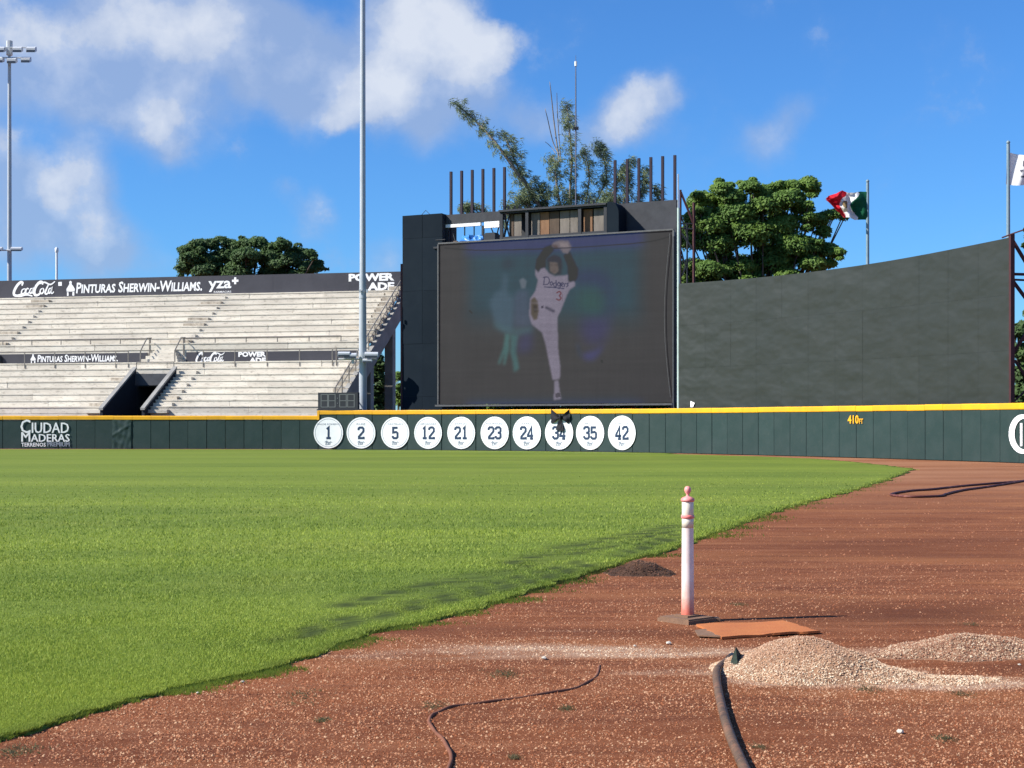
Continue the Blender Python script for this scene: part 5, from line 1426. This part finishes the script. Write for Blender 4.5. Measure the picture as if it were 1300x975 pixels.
def broad_tree(label, base, blobs_px, z, n, size, m, seed, dz=3.0, trunk_r=.45, splitz=3.5, depthk=1.0, group=None, squash=.8, bk='bark'):
    r = random.Random(seed)
    root = thing('broadleaf_tree', label, 'tree', base, group)
    cl = []
    for px, py, rp in blobs_px:
        rad = rp * z / F
        for q in range(2):
            zz = z + r.uniform(-dz, dz) * depthk if q else z - r.uniform(0, dz) * .6
            cl.append((W(px + r.uniform(-3, 3), py + r.uniform(-2, 2), zz), rad * r.uniform(.62, .85)))
        for q in range(3):       # small outer sprays that break the outline
            an = r.uniform(0, 2 * math.pi); cl.append((W(px + rp * .8 * math.cos(an), py + rp * .62 * math.sin(an), z + r.uniform(-dz, dz)), rad * r.uniform(.28, .45)))
    leaf_cloud('crown', cl, n, size, m, root, seed, squash=squash)
    b = Vector(base); top = b + Vector((0, 0, splitz))
    MB().tube([b, b + Vector((.1, 0, splitz * .5)), top], [trunk_r * 1.2, trunk_r, trunk_r * .85], 9).build('trunk', MT[bk], root, True)
    mb = MB()
    for c, rad in cl[::3]:
        mid = top.lerp(c, .5) + Vector((r.uniform(-.4, .4), r.uniform(-.4, .4), r.uniform(-.6, .2)))
        mb.tube([top, mid, c], [trunk_r * .42, trunk_r * .22, .04], 5, False)
    mb.build('limbs', MT[bk], root, True)
    return root
broad_tree('large bright green broadleaf tree above the dark wall, right of the screen', (W(960, 539, 106).x, 106, 0),
    [(896, 258, 20), (915, 240, 15), (930, 250, 20), (950, 236, 14), (966, 243, 16), (985, 240, 14), (1005, 236, 13), (1026, 232, 13), (1032, 242, 11), (1000, 255, 20), (970, 262, 24), (935, 272, 26), (900, 285, 24),
     (880, 275, 15), (1018, 268, 17), (1035, 282, 18), (1052, 274, 12), (1064, 272, 9), (1074, 276, 6), (1045, 292, 12), (880, 305, 22), (915, 310, 28), (955, 300, 28), (990, 290, 24), (1005, 315, 26), (1030, 312, 14), (1048, 318, 16), (1062, 322, 11),
     (1052, 334, 12), (1030, 335, 20), (985, 335, 26), (940, 340, 28), (900, 345, 24), (878, 340, 18), (872, 360, 18), (1000, 355, 24), (950, 365, 26), (900, 370, 26)],
    106, 210000, .235, MT['leaf_bright'], 3, dz=2.4, trunk_r=.35, splitz=4, squash=.72)
broad_tree('dark green rounded tree rising behind the left stand', (W(315, 539, 146).x, 146, 0),
    [(236, 318, 11), (248, 312, 11), (264, 312, 12), (280, 309, 11), (295, 314, 11), (310, 309, 12), (328, 310, 12), (345, 314, 12), (360, 311, 11), (375, 319, 12), (390, 325, 11), (400, 335, 10), (408, 342, 8),
     (240, 330, 14), (260, 328, 16), (285, 328, 18), (312, 328, 18), (340, 330, 18), (368, 333, 16), (388, 340, 13), (232, 343, 12), (262, 346, 20), (300, 348, 22), (345, 350, 22), (380, 352, 18), (300, 370, 24), (350, 370, 22)],
    146, 90000, .31, MT['leaf_dark'], 5, dz=3.0, trunk_r=.6, splitz=7, squash=.72)
broad_tree('dark shaded tree seen through the opening under the stand end', (W(481, 539, 124).x, 124, 0),
    [(476, 458, 9), (484, 465, 12), (472, 478, 13), (485, 486, 14), (476, 500, 15), (488, 508, 12), (468, 512, 10), (480, 520, 14), (478, 446, 5)],
    124, 9000, .4, MT['leaf_dark'], 8, dz=1.2, trunk_r=.18, splitz=1.8)
broad_tree('small green bush between the stand end and the dark tower', (W(506, 539, 128).x, 128, 0),
    [(506, 478, 6), (510, 490, 8), (506, 503, 8), (512, 512, 8), (518, 500, 8)], 128, 3500, .34, MT['leaf_bright'], 9, dz=.8, trunk_r=.1, splitz=1.2)
broad_tree('green tree at the far right edge behind the steel bracing', (W(1312, 539, 84).x, 84, 0),
    [(1292, 425, 11), (1300, 415, 12), (1310, 420, 16), (1294, 445, 14), (1310, 450, 20), (1330, 440, 24), (1300, 475, 18), (1292, 500, 14), (1320, 490, 26), (1300, 520, 18), (1330, 520, 24)],
    84, 14000, .32, MT['leaf_dark'], 12, dz=1.5, trunk_r=.2, splitz=2.0)
broad_tree('tall tree cut off by the right edge of the photo', (W(1345, 539, 96).x, 96, 0),
    [(1304, 292, 5), (1303, 310, 5), (1310, 300, 8), (1325, 300, 14), (1306, 397, 6), (1320, 380, 14), (1330, 340, 22), (1345, 310, 24), (1345, 380, 24), (1345, 430, 26)],
    96, 9000, .34, MT['leaf_dark'], 13, dz=1.5, trunk_r=.25, splitz=5)
# hedge behind the screen supports
hd = thing('hedge', 'dim green hedge showing in the gap under the video screen', 'hedge', W(690, 539, 104) * 1); hd.location.z = 0
cl = []
for px in range(555, 862, 9): cl.append((W(px, 519 + random.uniform(-3, 4), 101 - (px - 560) / 300 * 7), .85)); cl.append((W(px + 4, 530, 101 - (px - 560) / 300 * 7), .8))
leaf_cloud('foliage', cl, 16000, .3, MT['leaf_bright'], hd, 17)
mb = MB()
for px in range(560, 862, 18): c = W(px, 539, 101 - (px - 560) / 300 * 7); mb.tube([(c.x, c.y, 0), (c.x, c.y, 2.0)], .05, 5)
mb.build('stems', MT['bark'], hd)

def casuarina(label, z, lines, tuft_px, seed, dead=(), base=None):
    r = random.Random(seed); nr = np.random.default_rng(seed)
    b = Vector(base if base else (W(lines[0][0][0], 539, z).x, z, 0)); root = thing('feathery_tree', label, 'tree', b)
    mb = MB(); tips = []
    for ln in lines + list(dead):
        isd = ln in dead
        q = smooth_line([(p[0], p[1]) for p in ln], 6); n = len(q); zo = [r.uniform(-.5, .5)] * n
        pts = [W(x, y, z + zo[0] + .6 * math.sin(i * .3)) for i, (x, y) in enumerate(q)]
        R0 = ln[0][2] if len(ln[0]) > 2 else .07
        mb.tube(pts, [R0 * (1 - .8 * i / (n - 1)) + .012 for i in range(n)], 5, False)
        if isd: continue
        R1 = ln[1][2] if len(ln[1]) > 2 else 11
        for i, p in enumerate(pts):
            t = i / (n - 1)
            if t < .24: continue
            for _ in range(3):
                rad = R1 * z / F * (1.1 - .5 * t)
                o = Vector((r.gauss(0, 1), r.gauss(0, 1), r.gauss(0, .8)))
                e = p + o * rad * .60
                if r.random() < .75: mb.tube([p, p.lerp(e, .55) + Vector((0, 0, .05)), e], [.02, .013, .006], 3, False)
                tips.append((e, .20 + .18 * r.random()))
    mb.build('branches', MT['bark_pale'], root)
    n = len(tips) * 34
    k = nr.integers(0, len(tips), n); C0 = np.array([t[0] for t in tips])[k]; RR = np.array([t[1] for t in tips])[k]
    d = nr.normal(size=(n, 3)); d /= np.linalg.norm(d, axis=1)[:, None]
    p = C0 + d * (RR * nr.random(n) ** .6)[:, None]
    dirn = d * .5 + np.array([.55, 0, -.45]) + nr.normal(size=(n, 3)) * .35; dirn /= np.linalg.norm(dirn, axis=1)[:, None]
    side = np.cross(dirn, nr.normal(size=(n, 3))); side /= np.linalg.norm(side, axis=1)[:, None]
    l = (.20 + .20 * nr.random(n))[:, None]; w = (.016 + .018 * nr.random(n))[:, None]
    V = np.stack([p - side * w, p + side * w, p + dirn * l], 1)
    np_mesh('foliage', V.reshape(-1, 3), np.arange(n * 3).reshape(-1, 3), MT['needle'], root)
casuarina('leaning feathery casuarina tree rising behind the video screen', 107,
    [[(712, 330, .16), (690, 272, 10), (660, 225), (628, 180), (603, 153), (579, 132)],
     [(700, 290, .10), (680, 250, 12), (662, 222), (650, 195), (640, 170)],
     [(715, 330, .10), (690, 285, 14), (672, 262), (655, 250)],
     [(712, 320, .12), (700, 275, 12), (690, 250), (684, 235)],
     [(722, 330, .12), (716, 280, 12), (708, 245), (705, 215), (703, 200)],
     [(730, 320, .10), (724, 250, 10), (726, 200), (722, 160), (720, 134)],
     [(740, 320, .08), (742, 270, 12), (748, 225), (742, 190)],
     [(722, 290, .07), (716, 262, 12), (735, 250), (750, 262)],
     [(745, 300, .06), (755, 262, 9), (770, 225), (763, 195), (757, 186)],
     [(640, 300, .05), (645, 268, 10), (655, 262)], [(660, 300, .05), (668, 262, 12), (676, 246)],
     [(628, 300, .04), (612, 268, 6), (592, 262), (588, 266)]],
    11, 4, dead=[[(710, 205, .045), (704, 160), (700, 122), (698, 104)], [(709, 195, .035), (702, 180), (695, 150), (692, 138)], [(712, 205, .03), (708, 150), (707, 118)], [(706, 195, .02), (698, 185), (692, 180)]], base=(W(712, 539, 107).x, 107, 0))
casuarina('slender feathery casuarina behind the right row of steel posts', 104,
    [[(795, 320, .08), (790, 270, 8), (797, 235), (798, 203)],
     [(800, 300, .07), (806, 268, 9), (815, 240), (818, 218)],
     [(770, 300, .05), (772, 262, 9), (785, 230), (792, 212)],
     [(835, 300, .06), (838, 262, 7), (832, 238)],
     [(760, 290, .05), (765, 265, 10), (775, 258)], [(785, 290, .05), (782, 262, 8), (770, 245)]],
    9, 6)

# ------------------------------------------------------------------ FOREGROUND THINGS
# delineator post
pb = Vector((1.43, 12.50, 0.0)); pz = float(ground_h(np.array([1.43]), np.array([12.5]))[0])
dp = thing('traffic_post', 'faded white and pink plastic channelizer post on a brown rubber base', 'traffic post', (pb.x, pb.y, pz))
def post_mat():
    m = mat('faded_pink_plastic', (.80, .70, .66), .5, var=.5, vscale=9, vcol=(.68, .52, .46), spec=.35)
    nt = m.node_tree; N, L = nt.nodes, nt.links; b = N['Principled BSDF']; src = b.inputs['Base Color'].links[0].from_socket
    g = N.new('ShaderNodeNewGeometry'); s_ = N.new('ShaderNodeSeparateXYZ'); L.new(g.outputs['Position'], s_.inputs[0])
    nz = N.new('ShaderNodeTexNoise'); nz.inputs['Scale'].default_value = 25; nz.inputs['Detail'].default_value = 5; L.new(g.outputs['Position'], nz.inputs['Vector'])
    ad = N.new('ShaderNodeMath'); ad.operation = 'MULTIPLY_ADD'; L.new(nz.outputs['Fac'], ad.inputs[0]); ad.inputs[1].default_value = .12; L.new(s_.outputs[2], ad.inputs[2])
    def band(a, c, col, src):
        r_ = N.new('ShaderNodeMapRange'); r_.inputs['From Min'].default_value = a; r_.inputs['From Max'].default_value = c; r_.inputs['To Min'].default_value = 1; r_.inputs['To Max'].default_value = 0
        L.new(ad.outputs[0], r_.inputs['Value']); x = N.new('ShaderNodeMixRGB'); L.new(r_.outputs[0], x.inputs[0]); L.new(src, x.inputs[1]); x.inputs[2].default_value = (*col, 1); return x.outputs[0]
    s2 = band(.22, .42, (.66, .40, .32), src); s3 = band(.12, .26, (.62, .14, .09), s2); s4 = band(.06, .12, (.40, .10, .06), s3)
    L.new(s4, b.inputs['Base Color']); return m
MT['post'] = post_mat()
MT['post_pink'] = mat('post_pink', (.78, .20, .18), .5, var=.6, vscale=14, vcol=(.78, .46, .42))
MT['sheeting'] = mat('reflective_sheeting', (.74, .69, .56), .35, var=.5, vscale=14, vcol=(.60, .55, .44))
MT['rubber'] = mat('dirty_rubber', (.22, .125, .075), .9, var=.6, vscale=9, vcol=(.12, .075, .05), bump=.004, bscale=40)
L_ = lambda prof, nm, m, n=24: MB().lathe((pb.x, pb.y, pz), [(a_, b_ * .962) for a_, b_ in prof], n).build(nm, MT[m], dp, True)
L_([(.0545, .045), (.052, .10), (.050, .40), (.0475, .80), (.0465, .96), (.046, .972)], 'tube', 'post')
L_([(.0476, .975 - .185), (.0482, .79), (.0480, .868), (.0470, .869)], 'sheeting_band', 'sheeting')
L_([(.0475, .898), (.0480, .899), (.0476, 1.012), (.0468, 1.013)], 'sheeting_band', 'sheeting')
L_([(.047, .868), (.054, .872), (.055, .885), (.0535, .897), (.047, .900)], 'collar', 'post_pink')
L_([(.046, 1.012), (.055, 1.014), (.0565, 1.025), (.052, 1.040), (.030, 1.052), (.013, 1.058), (.011, 1.075), (.020, 1.085), (.027, 1.103), (.0275, 1.118), (.022, 1.134), (.010, 1.142)], 'handle_cap', 'post_pink')
mb = MB(); rz = R(42)
for hs, z0, z1 in ((.168, 0, .034), (.156, .034, .046), (.075, .046, .060)):
    mb.box((pb.x - .01, pb.y - .02, pz + (z0 + z1) / 2 - .004), (hs * 2, hs * 2, z1 - z0), rz)
mb.build('base', MT['rubber'], dp)
MB().box((pb.x + .235, pb.y + .03, pz + .014), (.05, .10, .024), .1).build('base_lug', MT['rubber'], dp)

# orange mat
MT['orange'] = mat('orange_mat', (.43, .145, .045), .9, var=.6, vscale=9, vcol=(.40, .12, .04), bump=.004, bscale=60, dirt=((.30, .10, .04), 6, .55, .8))
mo = G(955, 801)
mt_ = thing('rubber_mat', 'thin orange mat lying flat beside the white post', 'mat', mo)
crn = [G(884, 795.5), G(916, 812), G(1041, 804.8), G(994, 791)]
def matf(u, v, th=0.):
    p = crn[0] * (1 - u) * (1 - v) + crn[1] * (1 - u) * v + crn[2] * u * v + crn[3] * u * (1 - v)
    e = .02 * mn.noise(Vector((u * 6, v * 6, 3))) ; w = v > .95
    q = Vector((p.x + (.02 * mn.noise(Vector((v * 7, 1, 2))) if u in (0, 1) else 0), p.y + (.045 * mn.noise(Vector((u * 6, 4, 2))) if w else 0), .020 + .004 * math.sin(u * 7 + v * 3) + .008 * (v > .9) * abs(math.sin(u * 8)) + th))
    return q
mb = MB(); mb.grid(lambda u, v: matf(u, v), 24, 10)
mb.grid(lambda u, v: matf(u, 1) - Vector((0, 0, .018 * v)), 24, 1); mb.grid(lambda u, v: matf(0, u) - Vector((0, 0, .018 * v)), 10, 1); mb.grid(lambda u, v: matf(1, u) - Vector((0, 0, .018 * v)), 10, 1)
mb.build('sheet', MT['orange'], mt_)
mb = MB(); cr2 = [G(882, 803), G(886, 809.5), G(915, 811), G(905, 800)]
mb.add([c + Vector((0, 0, .010)) for c in cr2] + [c + Vector((0, 0, .02)) for c in cr2], [(4, 5, 6, 7), (0, 1, 5, 4), (1, 2, 6, 5), (2, 3, 7, 6), (3, 0, 4, 7)]); mb.build('folded_corner', MT['rubber'], mt_)

# hoses
MT['hose'] = mat('brown_rubber_hose', (.13, .078, .045), .6, var=.7, vscale=7, vcol=(.05, .033, .024), bump=.004, bscale=40, dirt=((.24, .11, .06), 9, .5, .72))
def gpts(lst, r, sink=0.0):
    q = smooth_line(lst, 6); out = []
    for x, y in q:
        p = G(x, y, r); p.z = r - sink; out.append(p)
    return out
h1 = gpts([(930, 834), (921, 841), (912, 849), (909.5, 859), (912.5, 880), (917.5, 902), (924, 925), (931, 944), (940, 964), (951, 990), (966, 1030)], .0235)
hose = thing('fire_hose', 'thick dirty brown hose running from the gravel pile to the bottom edge', 'hose', h1[len(h1) // 2] * 1)
MB().tube(h1, .026, 12).build('tube', MT['hose'], hose, True)
MB().tube(h1[:4], .030, 12).build('end_sleeve', MT['black'], hose, True)
flp = thing('plastic_sheet_scrap', 'dark green folded plastic scrap standing at the hose end', 'plastic scrap', G(935, 845))
MT['green_plastic'] = mat('green_plastic', (.010, .014, .009), .85, var=.6, vscale=20, vcol=(.04, .06, .04))
a, b, c, d = G(923, 853), G(950, 846), G(936, 855), G(940, 842)
tip = G(934, 850); tip.z = (850 - 821) / F * tip.y
mb = MB(); mb.add([a, b, tip, d, c + Vector((.0, -.05, .02)), b + Vector((.0, .012, .0)), tip + Vector((0.004, .01, 0))], [(0, 4, 2), (4, 1, 2), (1, 5, 6, 2), (3, 0, 2), (1, 3, 2)]); mb.build('fold', MT['green_plastic'], flp)

MT['cable'] = mat('dusty_cable', (.19, .075, .042), .9, var=.6, vscale=10, vcol=(.12, .048, .028))
h2 = gpts([(761, 842), (757, 855), (742, 866), (719, 874), (665, 883), (615, 890), (580, 894), (558, 901), (547, 908), (545, 916), (552, 926), (563, 938), (570, 950), (573, 960), (570, 972), (560, 990)], .013)
for i, p in enumerate(h2): p.z = .004 + .003 * math.sin(i * .7) - .009 * max(0, 1 - i / 22)
t2 = thing('thin_hose', 'thin dusty brown hose curving in an S over the dirt', 'hose', h2[20] * 1); MB().tube(h2, .0105, 8).build('tube', MT['cable'], t2, True)
MT['hose_far'] = mat('dark_red_hose', (.10, .030, .024), .6, dirt=((.42, .17, .12), 1.5, .55, .7))
h3 = gpts([(1560, 592), (1450, 599), (1330, 606), (1300, 610.2), (1254, 614), (1215, 617.5), (1183, 621), (1155, 623), (1136, 626), (1131, 628), (1142, 629.8), (1160, 630.6), (1185, 630), (1197, 629), (1201, 627), (1223, 622), (1245, 619), (1270, 615.4), (1298, 610.9), (1330, 607.2), (1450, 600.5), (1560, 593.5)], .028)
t3 = thing('long_loop_hose', 'dark red hose doubled back in a long narrow loop on the far warning track', 'hose', h3[60] * 1); MB().tube(h3, .028, 8).build('tube', MT['hose_far'], t3, True)

# loose stones
MT['pale_stone'] = mat('pale_stone', (.62, .56, .46), .9, var=.5, vscale=30, bump=.004, bscale=80)
STN = [(691, 837, 7, 'white stone on the dirt left of the brown hose, below the grass edge'), (849, 818, 7, 'white stone on the pale gravel strip left of the rubber base'),
       (1143, 931, 9, 'flat pale stone on the dirt near the bottom right'), (806, 821, 4, 'small pale stone at the left end of the gravel strip'),
       (308, 867, 5, 'small pale stone at the grass edge on the left'), (251, 881, 4, 'tiny pale stone on the dirt just below the left grass edge'), (786, 728, 4, 'tiny white stone at the foot of the dark soil mound'),
       (1294, 845, 4, 'tiny pale stone at the right edge of the photo')]
for i, (px, py, w_, lab) in enumerate(STN):
    c = G(px, py); k = F / c.y; r_ = w_ / k / 2
    bm = bmesh.new(); bmesh.ops.create_icosphere(bm, subdivisions=2, radius=r_)
    for v in bm.verts:
        n_ = mn.noise(v.co / r_ * 1.3 + Vector((i * 3.1, 0, 0))); v.co *= 1 + .35 * n_; v.co.z *= .6
    me = bpy.data.meshes.new('stone'); bm.to_mesh(me); bm.free(); me.materials.append(MT['pale_stone'])
    o = bpy.data.objects.new('stone', me); C.objects.link(o); o.location = (c.x, c.y, r_ * .35 + .004); tag(o, lab, 'stone')
# weeds
NT = 26000; r_ = np.random.default_rng(77); yq = 1 / np.sqrt(1 / 7.4 ** 2 + r_.random(NT) * (1 / 45. ** 2 - 1 / 7.4 ** 2))
clump = np.clip(wob(yq * 2.3, yq * 0, 1.0, 71) * 2.2 + .1, 0, 1); xq = xr(yq) + np.abs(r_.normal(0, .05, NT)) * (.4 + 2.6 * clump) * np.clip(yq / 12, .8, 2) - .03
kq = r_.random(NT) < .25 + clump; xq, yq = xq[kq], yq[kq]; nq = len(xq); hq = (.008 + .026 * r_.random(nq)) * np.clip(yq / 14, 1, 1.6); wq = (.002 + .002 * r_.random(nq)) * np.clip(yq / 9, 1, 3)
aq = r_.random(nq) * 6.28; lq = hq * (.4 + r_.random(nq)); Vq = np.stack([np.stack([xq - wq, yq, 0 * xq], -1), np.stack([xq + wq, yq + wq, 0 * xq], -1), np.stack([xq + np.cos(aq) * lq, yq + np.sin(aq) * lq, hq], -1)], 1)
eb = np_mesh('edge_grass', Vq.reshape(-1, 3), np.arange(nq * 3).reshape(-1, 3), MT['blade'], col=np.repeat(grass_col(xq - .3, yq) * (1.15 + .6 * r_.random(nq))[:, None], 3, 0)); tag(eb, 'ragged grass creeping from the turf edge onto the dirt', 'grass', kind='stuff')
MT['weed'] = mat('weed', (.15, .15, .065), .7, var=.8, vscale=20, vcol=(.24, .17, .09), trans=.3)
WD = [(938, 768, 24, 'sparse low weed on the dirt to the right of the white post'), (1232, 793, 22, 'low weed on the dark damp dirt at the right'), (1200, 938, 26, 'small weed near the bottom right corner'),
      (1100, 876, 36, 'low weed growing on the front of the pale gravel spread'), (550, 896, 34, 'dry tuft of grass where the thin hose bends'), (720, 900, 18, 'tiny weed between the thin hose and the thick hose'), (965, 950, 22, 'flat weed to the right of the thick hose'),
      (1076, 832, 12, 'thin green sprig between the two gravel piles'), (1222, 882, 26, 'small weed at the right end of the gravel spread'), (410, 915, 18, 'tiny weed on the dirt at the lower left'), (653, 962, 14, 'tiny dark sprig near the bottom centre'),
      (20, 955, 60, 'patch of low grass on the dirt in the bottom left corner'), (385, 885, 70, 'thin grey-green grass patch on the dirt below the turf edge'), (640, 856, 40, 'faint low weeds on the dirt left of the pale gravel strip')]
for i, (px, py, w_, lab) in enumerate(WD):
    c = G(px, py); R_ = w_ / F * c.y / 2; n = int(40 + w_ * 3.2); r = np.random.default_rng(100 + i)
    x = c.x + r.normal(0, .5, n) * R_; y = c.y + r.normal(0, .8, n) * R_; a = r.random(n) * 6.28; h = .006 + .020 * r.random(n); w = .0018 + .002 * r.random(n); ln = .008 + .035 * r.random(n)
    V = np.stack([np.stack([x - w, y, 0 * x], -1), np.stack([x + w, y + w, 0 * x], -1), np.stack([x + np.cos(a) * ln, y + np.sin(a) * ln, h * .8], -1)], 1)
    o = np_mesh('weed', V.reshape(-1, 3), np.arange(3 * n).reshape(-1, 3), MT['weed'], origin=(c.x, c.y, 0)); tag(o, lab, 'weed')
